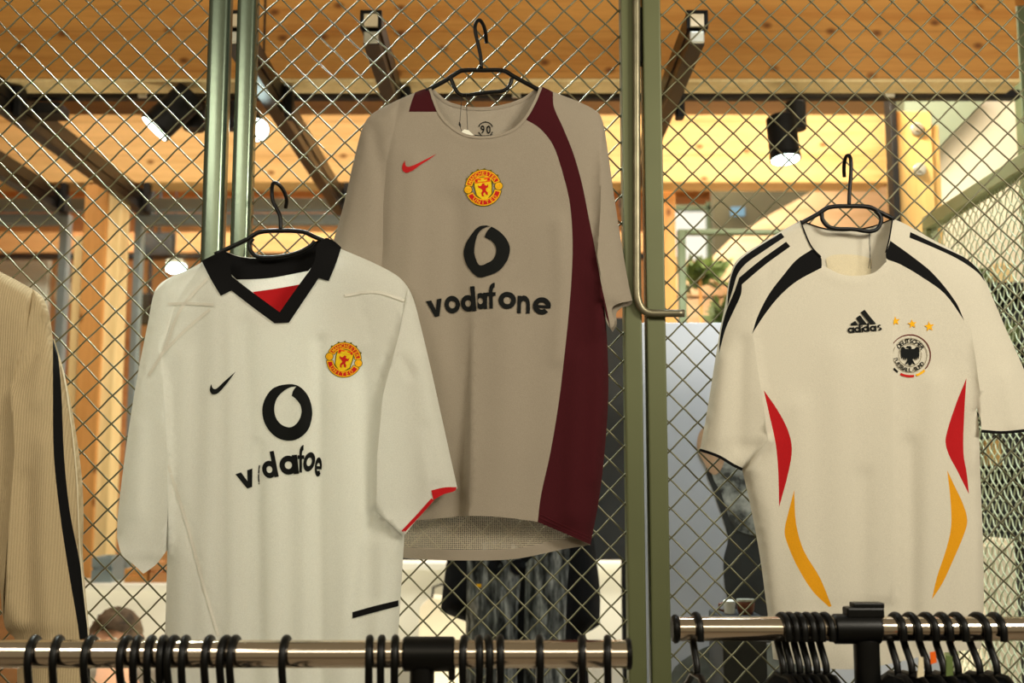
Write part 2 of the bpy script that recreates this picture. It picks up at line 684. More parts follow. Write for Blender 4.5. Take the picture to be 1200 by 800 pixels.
def bar(x0, y0, x1, y1, w, n=4):
    dx, dy = x1 - x0, y1 - y0
    L = math.hypot(dx, dy)
    nx, ny = -dy / L * w / 2, dx / L * w / 2
    V, Fc = [], []
    for i in range(n + 1):
        t = i / n
        V += [(x0 + dx * t + nx, y0 + dy * t + ny), (x0 + dx * t - nx, y0 + dy * t - ny)]
    for i in range(n):
        Fc.append((2 * i, 2 * i + 2, 2 * i + 3, 2 * i + 1))
    return V, Fc


def fillp(pts, step=None):
    pts = np.asarray(pts, float)
    sz = max(np.ptp(pts[:, 0]), np.ptp(pts[:, 1]))
    P, T = tess(pts, step or sz / 6)
    return [tuple(p) for p in P], [tuple(int(i) for i in t) for t in T]


def disc(cx, cy, r, n=20):
    V = [(cx, cy)] + [(cx + r * math.cos(2 * PI * i / n), cy + r * math.sin(2 * PI * i / n)) for i in range(n)]
    return V, [(0, i + 1, (i + 1) % n + 1) for i in range(n)]


def between(outer, inner, step=3.0):
    """area between two outlines"""
    inner = np.asarray(inner, float)
    P, T = tess(outer, step, [np.vstack([inner, inner[:1]])])
    T = T[~inside(P[T].mean(1), inner)]
    return [tuple(p) for p in P], [tuple(int(i) for i in t) for t in T]


SW = 0.30
GLYPH = {
    'o': [ring(.5, .5, .53, .53 - SW)],
    'd': [ring(.47, .5, .50, .50 - SW), bar(.86, 0, .86, 1.5, SW)],
    'a': [ring(.47, .5, .50, .50 - SW), bar(.86, 0, .86, 1.0, SW)],
    'v': [fillp([(0, 1), (.33, 1), (.51, .40), (.69, 1), (1, 1), (.65, 0), (.36, 0)], .2)],
    'f': [bar(.34, 0, .34, 1.14, SW), ring(.66, 1.12, .455, .455 - SW, 88, 182), bar(0, .88, .74, .88, .22)],
    'n': [bar(.14, 0, .14, 1.0, SW), ring(.5, .52, .50, .50 - SW, 0, 175), bar(.865, 0, .865, .54, SW)],
    'e': [ring(.5, .5, .52, .52 - SW, 0, 318), bar(.12, .46, 1.0, .46, .17)],
    'i': [bar(.14, 0, .14, 1.0, SW), bar(.14, 1.2, .14, 1.45, SW)],
    's': [ring(.36, .74, .27, .05, 35, 270), ring(.36, .27, .27, .05, -145, 90)],
}


def lettering(spec):
    """spec: (glyph, centre x, base y, px per unit across, px per unit up, turn in degrees[, x0, x1])"""
    V, Fc = [], []
    for g, cx, by, sx, sy, rot, *clip in spec:
        ca, sa = math.cos(math.radians(rot)), math.sin(math.radians(rot))
        for v, f in GLYPH[g]:
            b = len(V)
            for x, y in v:
                X, Yy = (x - .5) * sx, (y - .5) * sy
                q = [cx + X * ca - Yy * sa, by - .5 * sy - (X * sa + Yy * ca)]
                if clip:
                    q[0] = min(max(q[0], clip[0]), clip[1])
                V.append(tuple(q))
            Fc += [tuple(i + b for i in t) for t in f]
    return V, Fc


def place(shapes, cx, cy, s, rot=0, sx=1.0):
    """shapes in unit space (y up) -> picture frame"""
    ca, sa = math.cos(math.radians(rot)), math.sin(math.radians(rot))
    V, Fc = [], []
    for v, f in shapes:
        b = len(V)
        for x, y in v:
            V.append((cx + s * sx * (x * ca - y * sa), cy - s * (x * sa + y * ca)))
        Fc += [tuple(i + b for i in t) for t in f]
    return V, Fc


def merge(shapes):
    V, Fc = [], []
    for v, f in shapes:
        b = len(V)
        V += list(v)
        Fc += [tuple(i + b for i in t) for t in f]
    return V, Fc


def decal(name, shape, d, Y0, off, mat, parent, label=None, xmin=None):
    V, Fc = shape
    P = np.array(V, float)
    if xmin is not None:
        P[:, 0] = np.maximum(P[:, 0], xmin)
    W = atv(P, Y0 - d(P) - off - 0.0008)
    return link(name, pyd(W, Fc), mat, parent, label, True)


_g = {}


def font_glyph(ch):
    if ch not in _g:
        cu = bpy.data.curves.new('text', 'FONT')
        cu.body = ch
        cu.resolution_u = 3
        cu.offset = 0.018
        o = bpy.data.objects.new('text', cu)
        COL.objects.link(o)
        dg = bpy.context.evaluated_depsgraph_get()
        dg.update()
        me = bpy.data.meshes.new_from_object(o.evaluated_get(dg))
        V = [(v.co.x, v.co.y) for v in me.vertices]
        Fc = [tuple(p.vertices) for p in me.polygons]
        bpy.data.objects.remove(o)
        bpy.data.curves.remove(cu)
        bpy.data.meshes.remove(me)
        w = (min(v[0] for v in V), max(v[0] for v in V)) if V else (0, .3)
        _g[ch] = (V, Fc, w)
    return _g[ch]


def arc_text(text, r, size, a0, a1, inward=False):
    """letters spread over an arc from a0 to a1 degrees (unit space)"""
    out = []
    n = len(text)
    for i, ch in enumerate(text):
        if ch == ' ':
            continue
        V, Fc, (x0, x1) = font_glyph(ch)
        a = math.radians(a0 + (a1 - a0) * i / (n - 1))
        up = -1 if inward else 1
        c = ((x0 + x1) / 2)
        v2 = []
        for x, y in V:
            X, Yy = (x - c) * size, (y - .36) * size
            # tangent and outward directions
            ox, oy = math.cos(a), math.sin(a)
            tx, ty = (math.sin(a), -math.cos(a)) if not inward else (-math.sin(a), math.cos(a))
            v2.append((ox * r + tx * X + up * ox * Yy, oy * r + ty * X + up * oy * Yy))
        out.append((v2, Fc))
    return out


def strip(pts, w, n=6):
    """a band of width w laid along a line (picture frame)"""
    L = cr(pts, n, False)
    V, Fc = [], []
    for i in range(len(L)):
        t = L[min(i + 1, len(L) - 1)] - L[max(i - 1, 0)]
        t = t / (np.linalg.norm(t) + 1e-9)
        nx, ny = -t[1] * w / 2, t[0] * w / 2
        V += [(L[i][0] + nx, L[i][1] + ny), (L[i][0] - nx, L[i][1] - ny)]
    for i in range(len(L) - 1):
        Fc.append((2 * i, 2 * i + 2, 2 * i + 3, 2 * i + 1))
    return V, Fc


def sc(pts, k, ox, oy):
    return [(p[0] / k + ox, p[1] / k + oy) + tuple(p[2:]) for p in pts]


def hanger_tube(name, pts, Y, r, parent, dY=None, smooth=True):
    L = cr(pts, 4, False) if smooth else np.array([p[:2] for p in pts], float)
    Yv = np.full(len(L), Y)
    if dY is not None:
        Yv = Yv + np.interp(np.linspace(0, 1, len(L)), [0, .45, 1], dY)
    return tube(name, [tuple(p) for p in atv(L, Yv)], r, M['black'], parent, 10)


def shirt_hanger(Y, hook, barpts, loop, label, r=0.0052):
    p = at(hook[-1][0], hook[-1][1], Y)
    h = thing('clothes_hanger', tuple(p), label, 'hanger')
    hanger_tube('hook', hook[::-1], Y, r * 0.85, h, (0, 0, 0.045))
    hanger_tube('shoulder_bar', barpts, Y, r, h)
    hanger_tube('trouser_bar', loop, Y - 0.004, r * 0.9, h)
    return h


def crest_shape(parent, d, Y0, cx, cy, s, rot):
    base = [ring(0, 0, 1.06, .62, 13, 167, 60), ring(0, 0, 1.06, .62, 194, 346, 60), disc(-.88, 0, .25), disc(.88, 0, .25)]
    shield = [(-.46, .60), (.46, .60), (.48, .1), (.42, -.38), (.2, -.6), (0, -.72), (-.2, -.6), (-.42, -.38), (-.48, .1)]
    edge = [(x * 1.12, y * 1.08) for x, y in shield]
    bumps = [disc(math.cos(math.radians(a)) * 1.06, math.sin(math.radians(a)) * 1.06, .07, 8) for a in (35, 60, 80, 100, 120, 145)]
    root = decal('embroidered_crest', place(base + [fillp(edge, .3)] + bumps, cx, cy, s, rot), d, Y0, .0009, M['p_olive'], parent,
                 'round embroidered club crest in red, orange and yellow')
    a = [ring(0, 0, 1.02, .65, 15, 165, 60), ring(0, 0, 1.02, .65, 196, 344, 60), disc(-.88, 0, .21), disc(.88, 0, .21)]
    decal('crest_border', place(a, cx, cy, s, rot), d, Y0, .0013, M['p_yellow'], root)
    b = [ring(0, 0, .96, .715, 19, 161, 60), ring(0, 0, .96, .715, 201, 339, 60)]
    decal('crest_banner', place(b, cx, cy, s, rot), d, Y0, .0016, M['p_red'], root)
    t = arc_text('MANCHESTER', .835, .27, 150, 30) + arc_text('UNITED', .835, .29, 226, 314, True)
    t += [ring(-.9, 0, .12, .06), ring(.9, 0, .12, .06)]
    decal('crest_lettering', place(t, cx, cy, s, rot), d, Y0, .0019, M['p_yellow'], root)
    decal('crest_shield', place([fillp(shield, .3)], cx, cy, s, rot), d, Y0, .0014, M['p_gold'], root)
    top = [fillp([(-.43, .57), (.43, .57), (.45, .30), (-.45, .30)], .3)]
    decal('crest_band', place(top, cx, cy, s, rot), d, Y0, .0017, M['p_orange'], root)
    ship = [fillp([(-.26, .36), (.22, .36), (.28, .46), (.1, .44), (.1, .54), (-.08, .54), (-.08, .44), (-.3, .46)], .2)]
    decal('crest_ship', place(ship, cx, cy, s, rot), d, Y0, .0020, M['p_gold'], root)
    fig = [(-.02, .27), (.10, .24), (.08, .14), (.22, .10), (.30, .20), (.27, .0), (.14, -.05), (.12, -.18), (.22, -.30), (.20, -.44), (.10, -.40),
           (.04, -.24), (-.06, -.34), (-.02, -.50), (-.14, -.46), (-.16, -.28), (-.06, -.14), (-.16, -.02), (-.28, .04), (-.30, .18), (-.20, .12), (-.10, .14)]
    decal('crest_figure', place([fillp(fig, .16), disc(-.34, .45, .07, 8), disc(.36, .45, .07, 8)], cx, cy, s, rot), d, Y0, .0020, M['p_red'], root)
    return root


# =================================================================== grey shirt
def grey_shirt():
    Y0, T = 2.52, 0.034
    neck = [(634, 101, 1), (628, 118), (617, 137), (604, 151), (586, 158), (565, 161), (545, 158), (527, 147), (514, 131), (503, 102, 1)]
    left = [(503, 102, 1), (487, 108), (460, 120), (438, 132), (429, 141), (423, 155), (414, 190), (404, 235), (395, 268), (389, 287, 1)]
    cuffl = [(389, 287, 1), (379, 330), (374, 350, 1), (410, 364), (443, 372, 1)]
    bodyl = [(443, 372, 1), (446, 350), (448, 335, 1), (449, 352), (452, 450), (458, 560), (462, 612, 1)]
    hem = [(462, 612, 1), (505, 608), (549, 604, 1), (590, 606), (629, 611, 1), (660, 624), (692, 638, 1)]
    bodyr = [(692, 638, 1), (703, 578), (711, 500), (713, 450), (711, 390), (707.5, 354, 1)]
    arm = [(707.5, 354, 1), (708.5, 362, 1)]
    cuffr = [(708.5, 362, 1), (711, 372), (716, 386, 1), (720, 378), (717, 362), (724, 356), (741, 352, 1)]
    right = [(741, 352, 1), (737, 335), (728, 283), (720, 232), (713, 182), (707, 145), (701, 132), (680, 120), (652, 109), (634, 101, 1)]
    rights = right[::-1]
    outl = cr(neck[:-1] + left[:-1] + cuffl[:-1] + bodyl[:-1] + hem[:-1] + bodyr[:-1] + arm[:-1] + cuffr[:-1] + right[:-1], 5)
    sidel = cr(left + cuffl[1:2], 6, False)
    sidel2 = cr(bodyl, 6, False)
    sider = cr(right, 6, False)
    sider2 = cr(bodyr, 6, False)
    slv = [(703, 148), (704, 200), (703, 250), (700, 300), (704, 320), (705, 350)]
    fold = [(552, 330), (553, 385), (551, 500), (549, 612)]
    fold2 = [(531, 230), (536, 330), (533, 450), (530, 640)]

    def d(P):
        P = np.asarray(P, float)
        z = profile(P, [sidel, sider], T, 46)
        z = np.minimum(z, profile(P, [sidel2, sider2], T, 30) + np.clip((400 - P[:, 1]) / 60, 0, 1) * T * 1.3)
        z += stepf(P, slv, 0.012, 26, 2.5, 1, 60)
        z += stepf(P, fold, 0.017, 80, 1.8, 1, 200)
        z += ridge(P, [(532, 240), (534, 620)], -0.005, 15)
        z += ridge(P, [(655, 262), (660, 330), (655, 420)], 0.0035, 9)
        z += ridge(P, [(598, 370), (592, 600)], 0.004, 26)
        z += ridge(P, [(485, 190), (480, 340), (476, 600)], 0.004, 14)
        z += ridge(P, [(452, 185), (449, 290), (449, 360)], -0.0035, 5)
        z += ridge(P, [(421, 165), (403, 245), (394, 290)], -0.003, 3.5)
        z += ridge(P, [(437, 150), (446, 205), (443, 290)], -0.004, 7)
        z += ridge(P, [(700, 330), (706, 420), (698, 560)], 0.004, 10)
        z += ridge(P, [(676, 420), (668, 600)], 0.004, 10)
        z += ridge(P, [(480, 131), (470, 160), (455, 190), (450, 250)], -0.0008, 1.8)
        z += 0.0016 * np.sin(P[:, 0] / 9.0 + 1.3 * np.sin(P[:, 1] / 90)) * np.clip((P[:, 1] - 150) / 300, 0, 1)
        z += ridge(P, [(513, 138), (525, 152), (545, 164), (565, 167), (588, 164), (607, 155), (620, 142)], 0.0012, 4)
        return z

    def db(P):
        P = np.asarray(P, float)
        return -profile(P, [sidel, sider, sidel2, sider2], 0.007, 26) - 0.001 + 0.0025 * np.sin(P[:, 0] / 16.0) * np.clip((P[:, 1] - 500) / 100, 0, 1)

    root = thing('football_shirt', tuple(at(570, 130, Y0)), 'grey-taupe football shirt with a wide maroon side panel hanging highest, in the middle', 'shirt')
    mar = cr([(634, 100, 1), (648, 108, 1), (649, 125), (660, 150), (672, 180), (682, 215), (690, 255), (696, 285), (704, 330, 1), (716, 390), (718, 450),
              (714, 505), (706, 580), (693, 641, 1), (660, 625), (630, 612, 1), (634, 580), (645, 530), (655, 470), (661, 420), (668, 350), (671, 290), (668, 240),
              (660, 205), (648, 170), (632, 150), (614, 139, 1), (627, 120)], 5)
    patch = cr([(487, 107, 1), (504, 100, 1), (506, 116), (515, 131, 1), (497, 131), (479, 131, 1), (482, 120)], 4)
    sl = np.array([(700, 120), (706, 148), (705, 200), (703.5, 250), (700, 300), (704, 320), (706, 346), (716, 395), (750, 360), (735, 280), (715, 160)], float)
    sll = np.array([(470, 110), (462, 150), (453, 190), (449, 240), (448.5, 292), (446, 330), (443, 380), (360, 360), (400, 200), (425, 130)], float)
    panels(outl, d, Y0, 6.5, [(mar, 'side_panel', M['f_maroon'], 'maroon side panel running from collar to hem'), (patch, 'shoulder_patch', M['f_maroon'], 'small maroon shoulder patch'),
                              (sl, 'sleeve', M['f_grey'], None), (sll, 'sleeve', M['f_grey'], None)],
           ('front_panel', M['f_grey']), root, par(fold) + par(slv))
    # back layer: long back hem with a perforated band
    neckb = [(634, 101, 1), (612, 115), (582, 124), (550, 125), (524, 118), (503, 102, 1)]
    hemb = [(462, 648, 1), (478, 653), (540, 656), (600, 655), (645, 646), (692, 637, 1)]
    bodylb = bodyl[:-1] + [(460, 612)]
    outb = cr(neckb[:-1] + left[:-1] + cuffl[:-1] + bodylb + hemb[:-1] + bodyr[:-1] + arm[:-1] + cuffr[:-1] + right[:-1], 5)
    band = cr([(455, 608, 1), (505, 605), (560, 603), (629, 609), (675, 629, 1), (640, 639), (600, 643), (540, 644), (478, 641), (455, 637, 1)], 4)
    panels(outb, db, Y0, 9, [(band, 'perforated_band', M['f_mesh'], 'see-through perforated band above the back hem')], ('back_panel', M['f_grey']), root)
    inner = cr([(706, 349, 1), (722, 344), (741, 351, 1), (739, 357), (727, 361), (722, 368), (723, 379), (718, 389, 1), (712, 380), (708, 366)], 4)
    P, T_ = tess(inner, 4)
    sheet(P, T_, lambda q: -0.002 + 0.006 * np.sin(q[:, 0] / 3.2 + q[:, 1] / 5.0), Y0, 'cuff_lining', M['f_grey'], root)
    decal('hem_band', strip([(465, 646), (478, 648), (540, 650.5), (600, 649), (645, 640.5), (682, 632)], 12), db, Y0, .001, M['f_grey'], root)
    decal('stitching', merge([strip([(633, 602), (660, 615), (692, 629)], 0.8), strip([(632, 606), (660, 619), (692, 632.5)], 0.8)]), d, Y0, .0008, M['f_wine'], root)
    decal('neck_trim', strip([(634, 102), (627, 119), (616, 138), (603, 151), (586, 158), (565, 161), (545, 158), (527, 147), (514, 131), (504, 104)], 3.2), d, Y0, .0012, M['f_grey'], root)
    decal('back_neck_trim', strip([(632, 103), (612, 117), (582, 126), (550, 127), (524, 120), (506, 105)], 4), db, Y0, .001, M['f_grey'], root)
    # prints
    sw = cr(sc([(262, 320, 1), (262, 385), (285, 437), (330, 450), (400, 432), (480, 400), (640, 322), (915, 182, 1), (760, 300), (600, 398), (450, 508), (350, 560),
                (280, 575), (222, 545), (200, 475), (215, 400)], 17.78, 460, 170), 4)
    decal('stitched_tick', fillp(sw, 2.2), d, Y0, .0009, M['p_swoosh'], root, 'crimson stitched tick mark on the chest')
    crest_shape(root, d, Y0, 566.5, 220, 20.5, 7)
    o = sc([(480, 55), (540, 70), (610, 120), (655, 190), (660, 250), (635, 320), (580, 385), (510, 415), (440, 430), (390, 395), (345, 330), (328, 250), (345, 185), (385, 120), (430, 70)], 6.153, 490, 255)
    i = sc([(530, 62, 1), (500, 95), (484, 125), (482, 142, 1), (520, 160), (555, 200), (562, 250), (540, 300), (500, 325), (445, 342), (418, 300), (405, 250), (410, 190), (430, 120), (460, 85), (495, 66)], 6.153, 490, 255)
    decal('printed_roundel', between(cr(o, 6), cr(i, 6)), d, Y0, .0016, M['p_black'], root, 'black ring print with a comma-shaped opening')
    spec = [('v', 510.3, 371, 18.5, 20, 11), ('o', 530, 366.5, 17, 19.5, 7), ('d', 549, 365, 17, 19.5, 5), ('a', 563.5, 362, 14.5, 19, 2, 559.5, 571),
            ('f', 577.6, 361.3, 14, 19.2, 1), ('o', 594.5, 361.3, 19.5, 19, -2), ('n', 613.7, 367, 14.5, 20.5, -2), ('e', 635, 368, 20.5, 19.5, -4)]
    decal('printed_lettering', lettering(spec), d, Y0, .0016, M['p_black'], root, 'black lower-case sponsor lettering across the chest')
    # inside neck: size roundel, printed on the back layer
    v90 = []
    for k, ch in enumerate('90'):
        V, Fc, (x0, x1) = font_glyph(ch)
        v90.append(([((x - (x0 + x1) / 2) * 1.1 + (-.38 if k == 0 else .38), (y - .36) * 1.45) for x, y in V], Fc))
    decal('neck_print', place(v90 + [ring(0, 0, 1.0, .88, 20, 160), ring(0, 0, 1.0, .88, 200, 340)], 569, 151.5, 9.2), db, Y0, .0012, M['p_black'], root, 'small black 90 in a ring printed inside the neck')
    decal('neck_print', strip([(556, 158.6), (566, 159.4), (578, 158.4)], 1.6), db, Y0, .0013, M['p_black'], root)
    return root


grey_shirt()
hg = shirt_hanger(2.517, sc([(510, 152), (508, 122), (499, 88), (482, 71), (470, 98), (480, 150), (490, 200), (492, 242)], 3, 400, 0),
                  sc([(70, 200), (110, 178), (240, 108), (330, 48), (390, 20), (570, 18), (750, 22), (840, 72), (1045, 182), (1085, 204)], 7.5, 490, 80),
                  sc([(285, 85), (300, 120), (325, 180), (360, 225), (400, 238), (520, 225), (640, 210), (740, 200), (790, 170), (815, 125), (822, 90)], 7.5, 490, 80),
                  'black plastic hanger inside the grey-taupe shirt, hooked on the wire mesh')
tg = thing('price_tag', tuple(at(543, 112, 2.508)), 'small white tag on black thread tucked in the grey-taupe shirt neck', 'tag')
tube('thread', [at(541.5, 110, 2.508), at(540, 128, 2.503), at(538.5, 146, 2.498), at(541, 154, 2.493)], .0006, M['black'], tg, 5)
tube('thread', [at(546.5, 110, 2.508), at(547, 130, 2.503), at(548, 153, 2.494)], .0006, M['black'], tg, 5)
tube('bead', [at(538.3, 143, 2.498), at(538.8, 146, 2.498), at(539.6, 149, 2.498)], [.001, .0026, .001], M['black'], tg, 8)
bm = bmesh.new()
vs = [bm.verts.new(at(x, y, 2.4915 + k)) for k in (0, .001) for x, y in ((539, 156), (544, 151.5), (549, 152.5), (555, 158), (548, 160), (541, 159))]
bm.faces.new(vs[:6])
bm.faces.new(vs[6:][::-1])
for k in range(6):
    bm.faces.new((vs[k], vs[(k + 1) % 6], vs[6 + (k + 1) % 6], vs[6 + k]))
link('card', bm_mesh(bm), M['p_white'], tg)


# =================================================================== white shirt
def white_shirt():
    Y0, T = 2.45, 0.032
    neck = [(398, 291, 1), (372, 322, 1), (328, 372, 1), (276, 332, 1), (240, 305, 1)]
    left = [(240, 305, 1), (222, 315), (203, 323), (187, 333), (180, 345), (174, 375), (163, 430), (152, 495), (143, 560), (138, 605), (137, 630, 1)]
    cuffl = [(137, 630, 1), (143, 650), (155, 660), (168, 672, 1), (183, 661), (196, 644, 1)]
    bodyl = [(196, 644, 1), (195, 690), (193, 750), (191, 800), (189, 885, 1)]
    hem = [(189, 885, 1), (325, 892), (462, 880, 1)]
    bodyr = [(462, 880, 1), (465, 800), (467, 740), (470, 690), (474, 627, 1)]
    cuffr = [(474, 627, 1), (489, 608), (508, 587, 1), (506, 578, 1), (520, 576), (536, 572, 1)]
    right = [(536, 572, 1), (530, 545), (519, 495), (505, 432), (493, 382), (485, 352), (477, 335), (464, 322), (438, 308), (415, 298), (398, 291, 1)]
    outl = cr(neck[:-1] + left[:-1] + cuffl[:-1] + bodyl[:-1] + hem[:-1] + bodyr[:-1] + cuffr[:-1] + right[:-1], 5)
    sidel = cr(left, 6, False)
    sider = cr(right, 6, False)
    bl = cr(bodyl, 6, False)
    br = cr(bodyr, 6, False)
    slr = [(479, 336), (467, 394), (449, 462), (441, 533), (440, 598), (470, 626)]
    slr = [(478, 336), (467, 394), (449, 462), (442, 533), (441, 596), (447, 604), (458, 614), (472, 627)]
    sll = [(186, 400), (191, 450), (195, 520), (197, 590), (196.5, 650)]

    def d(P):
        P = np.asarray(P, float)
        z = profile(P, [sidel, sider], T, 42)
        z = np.minimum(z, profile(P, [bl, br], T, 26) + np.clip((660 - P[:, 1]) / 120, 0, 1) * T * 1.3)
        z += stepf(P, slr, 0.016, 45, 3, 1, 90)
        z += stepf(P, sll, 0.010, 40, 2.5, -1, 90)
        for ln, a, w in (([(252, 345), (247, 480), (240, 640), (238, 860)], .0045, 13), ([(287, 380), (292, 520), (296, 860)], -.004, 9),
                         ([(268, 350), (270, 520), (272, 860)], .003, 7), ([(352, 470), (356, 620), (352, 860)], .0045, 12), ([(374, 400), (372, 560), (376, 860)], -.005, 7),
                         ([(304, 520), (303, 600), (306, 760)], -.004, 3.5), ([(318, 560), (322, 860)], .004, 12), ([(398, 460), (404, 700), (402, 860)], .004, 14),
                         ([(425, 420), (432, 560), (436, 700)], -.004, 10), ([(215, 420), (216, 620), (212, 860)], .004, 12), ([(440, 640), (446, 860)], .004, 12),
                         ([(197, 545), (218, 610), (240, 690), (256, 745)], -.0022, 2.6), ([(412, 720), (420, 640), (440, 600)], -.002, 4),
                         ([(492, 420), (500, 480), (508, 560)], .004, 12), ([(470, 420), (482, 440)], -.003, 5), ([(163, 500), (160, 600)], .003, 10),
                         ([(500, 500), (512, 570)], -.003, 6)):
            z += ridge(P, ln, a, w)
        for ln in ([(200, 356), (245, 357)], [(244, 328), (205, 372), (190, 412), (172, 440)], [(246, 362), (218, 385), (190, 412)], [(186, 420), (176, 455)],
                   [(205, 330), (207, 350)], [(405, 345), (440, 342), (472, 350)], [(430, 312), (462, 330)], [(420, 345), (436, 400), (440, 440)], [(158, 640), (185, 610)]):
            z += ridge(P, ln, -.0016, 2.2)
        z += 0.0012 * np.sin(P[:, 0] / 7.0 + np.sin(P[:, 1] / 120) * 1.6) * np.clip((P[:, 1] - 330) / 300, 0, 1)
        return z

    def db(P):
        P = np.asarray(P, float)
        return -profile(P, [sidel, sider, bl, br], 0.014, 26) - 0.001

    root = thing('football_shirt', tuple(at(330, 330, Y0)), 'white short-sleeved football shirt with a black V collar and red cuff edge', 'shirt')
    slrp = np.array([(470, 318), (478, 336), (467, 394), (449, 462), (442, 533), (441, 600), (472, 628), (545, 590), (520, 430), (490, 340)], float)
    sllp = np.array([(244, 300), (205, 356), (190, 412), (191, 450), (195, 520), (197, 590), (196.5, 646), (168, 680), (120, 640), (160, 360), (215, 312)], float)
    panels(outl, d, Y0, 6, [(slrp, 'sleeve', M['f_white'], None), (sllp, 'sleeve', M['f_white'], None)], ('front_panel', M['f_white']), root, par(slr) + par(sll))
    backneck = [(398, 291, 1), (369, 284), (346, 296), (315, 302), (280, 300), (262, 293, 1), (240, 305, 1)]
    outb = cr(backneck[:-1] + left[:-1] + cuffl[:-1] + bodyl[:-1] + hem[:-1] + bodyr[:-1] + cuffr[:-1] + right[:-1], 5)
    panels(outb, db, Y0, 12, [], ('back_panel', M['f_white']), root)
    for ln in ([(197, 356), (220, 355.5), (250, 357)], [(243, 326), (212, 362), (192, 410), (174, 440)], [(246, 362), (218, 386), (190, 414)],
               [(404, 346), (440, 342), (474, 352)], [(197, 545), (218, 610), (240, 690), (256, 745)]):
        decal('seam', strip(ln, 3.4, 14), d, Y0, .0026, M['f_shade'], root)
    # inside of the neck
    decal('yoke_lining', fillp(cr([(296, 342, 1), (324, 338), (352, 333, 1), (330, 372, 1)], 4), 6), db, Y0, .0012, M['f_red'], root, 'red lining inside the V neck')

    def dc(P):
        return d(P) + 0.004

    fl = cr(sc([(50, 425, 1), (110, 395), (170, 368, 1), (195, 420), (200, 470), (208, 506, 1), (320, 592), (457, 692, 1), (550, 560), (612, 476, 1), (640, 420), (650, 340), (668, 322), (700, 304, 1),
                (745, 325), (778, 355, 1), (748, 445), (712, 530, 1), (660, 515, 1), (590, 620), (505, 747, 1), (430, 750, 1), (315, 665), (205, 580, 1), (150, 607, 1), (95, 515)], 4.446, 225, 210), 4)
    P, T_ = tess(fl, 4)
    sheet(P, T_, dc, Y0, 'collar', M['f_black'], root, 'black ribbed V collar')
    bk = cr(sc([(165, 372, 1), (240, 402), (320, 412), (400, 410), (540, 386), (640, 325), (705, 305, 1), (668, 400), (606, 477, 1), (520, 494), (420, 512), (330, 520), (232, 522, 1), (195, 480), (180, 420)], 4.446, 225, 210), 4)
    P, T_ = tess(bk, 5)
    sheet(P, T_, lambda q: db(q) + 0.002, Y0, 'collar_back', M['f_black'], root, 'black inner back of the collar')
    # red cuff trim and black hem flash
    decal('cuff_trim', strip([(472, 623), (489, 605), (507, 585)], 4), d, Y0, .0012, M['f_red'], root, 'red cuff edge')
    decal('cuff_trim', fillp(cr([(505.5, 574.5, 1), (520, 571), (535.5, 570.5, 1), (533, 575), (520, 579), (508, 585.5, 1)], 4), 4), d, Y0, .0014, M['f_red'], root, 'red cuff edge')
    decal('hem_flash', fillp(cr([(413, 717, 1), (438, 710), (467, 703, 1), (467, 710, 1), (438, 717.5), (413, 724.5, 1)], 4), 5), d, Y0, .0022, M['f_black'], root, 'short black flash near the hem')
    sw = cr(sc([(83, 140, 1), (88, 158), (100, 168), (116, 162), (148, 132), (218, 71, 1), (165, 142), (126, 186), (106, 197), (85, 195), (75, 177), (77, 157)], 4.706, 230, 420), 4)
    decal('stitched_tick', fillp(sw, 2.2), d, Y0, .0016, M['p_black'], root, 'black stitched tick mark on the chest')
    crest_shape(root, d, Y0, 403, 421.5, 19.8, -13)
    o = sc([(510, 141), (565, 152), (612, 198), (636, 262), (638, 325), (615, 395), (565, 440), (510, 453), (450, 438), (400, 395), (370, 335), (365, 270), (385, 210), (430, 160)], 4.706, 230, 420)
    i = sc([(552, 153, 1), (534, 178), (526, 205, 1), (552, 226), (576, 262), (579, 305), (560, 350), (525, 377), (490, 374), (455, 350), (434, 310), (431, 265), (445, 220), (475, 185), (515, 160)], 4.706, 230, 420)
    decal('printed_roundel', between(cr(o, 6), cr(i, 6)), d, Y0, .0016, M['p_black'], root, 'black ring print with a comma-shaped opening')
    spec = [('v', 289.2, 572, 21, 20.5, 19), ('d', 316.2, 560, 17, 20.5, 11), ('a', 338.6, 556, 21, 22.5, 6), ('f', 354, 553.5, 10.5, 20.5, 0),
            ('o', 362.4, 552, 12.5, 22, -14), ('e', 373, 558, 8, 22, -4)]
    decal('printed_lettering', merge([lettering(spec), strip([(304, 545), (303, 556), (303.4, 567)], 1.6)]), d, Y0, .0016, M['p_black'], root, 'black lower-case sponsor lettering across the chest, broken by folds')
    return root


white_shirt()
shirt_hanger(2.449, sc([(488, 150), (493, 105), (470, 48), (430, 18), (417, 45), (421, 110), (440, 150), (459, 195), (462, 268)], 4.446, 225, 210),
             sc([(120, 392), (180, 364), (290, 312), (350, 276), (460, 268), (580, 274), (630, 296), (690, 322), (740, 348)], 4.446, 225, 210),
             sc([(318, 308), (300, 335), (300, 360), (318, 388), (345, 404), (400, 408), (480, 400), (560, 378), (620, 345), (640, 322)], 4.446, 225, 210),
             'black plastic hanger inside the white black-collared shirt, hooked on the wire mesh')


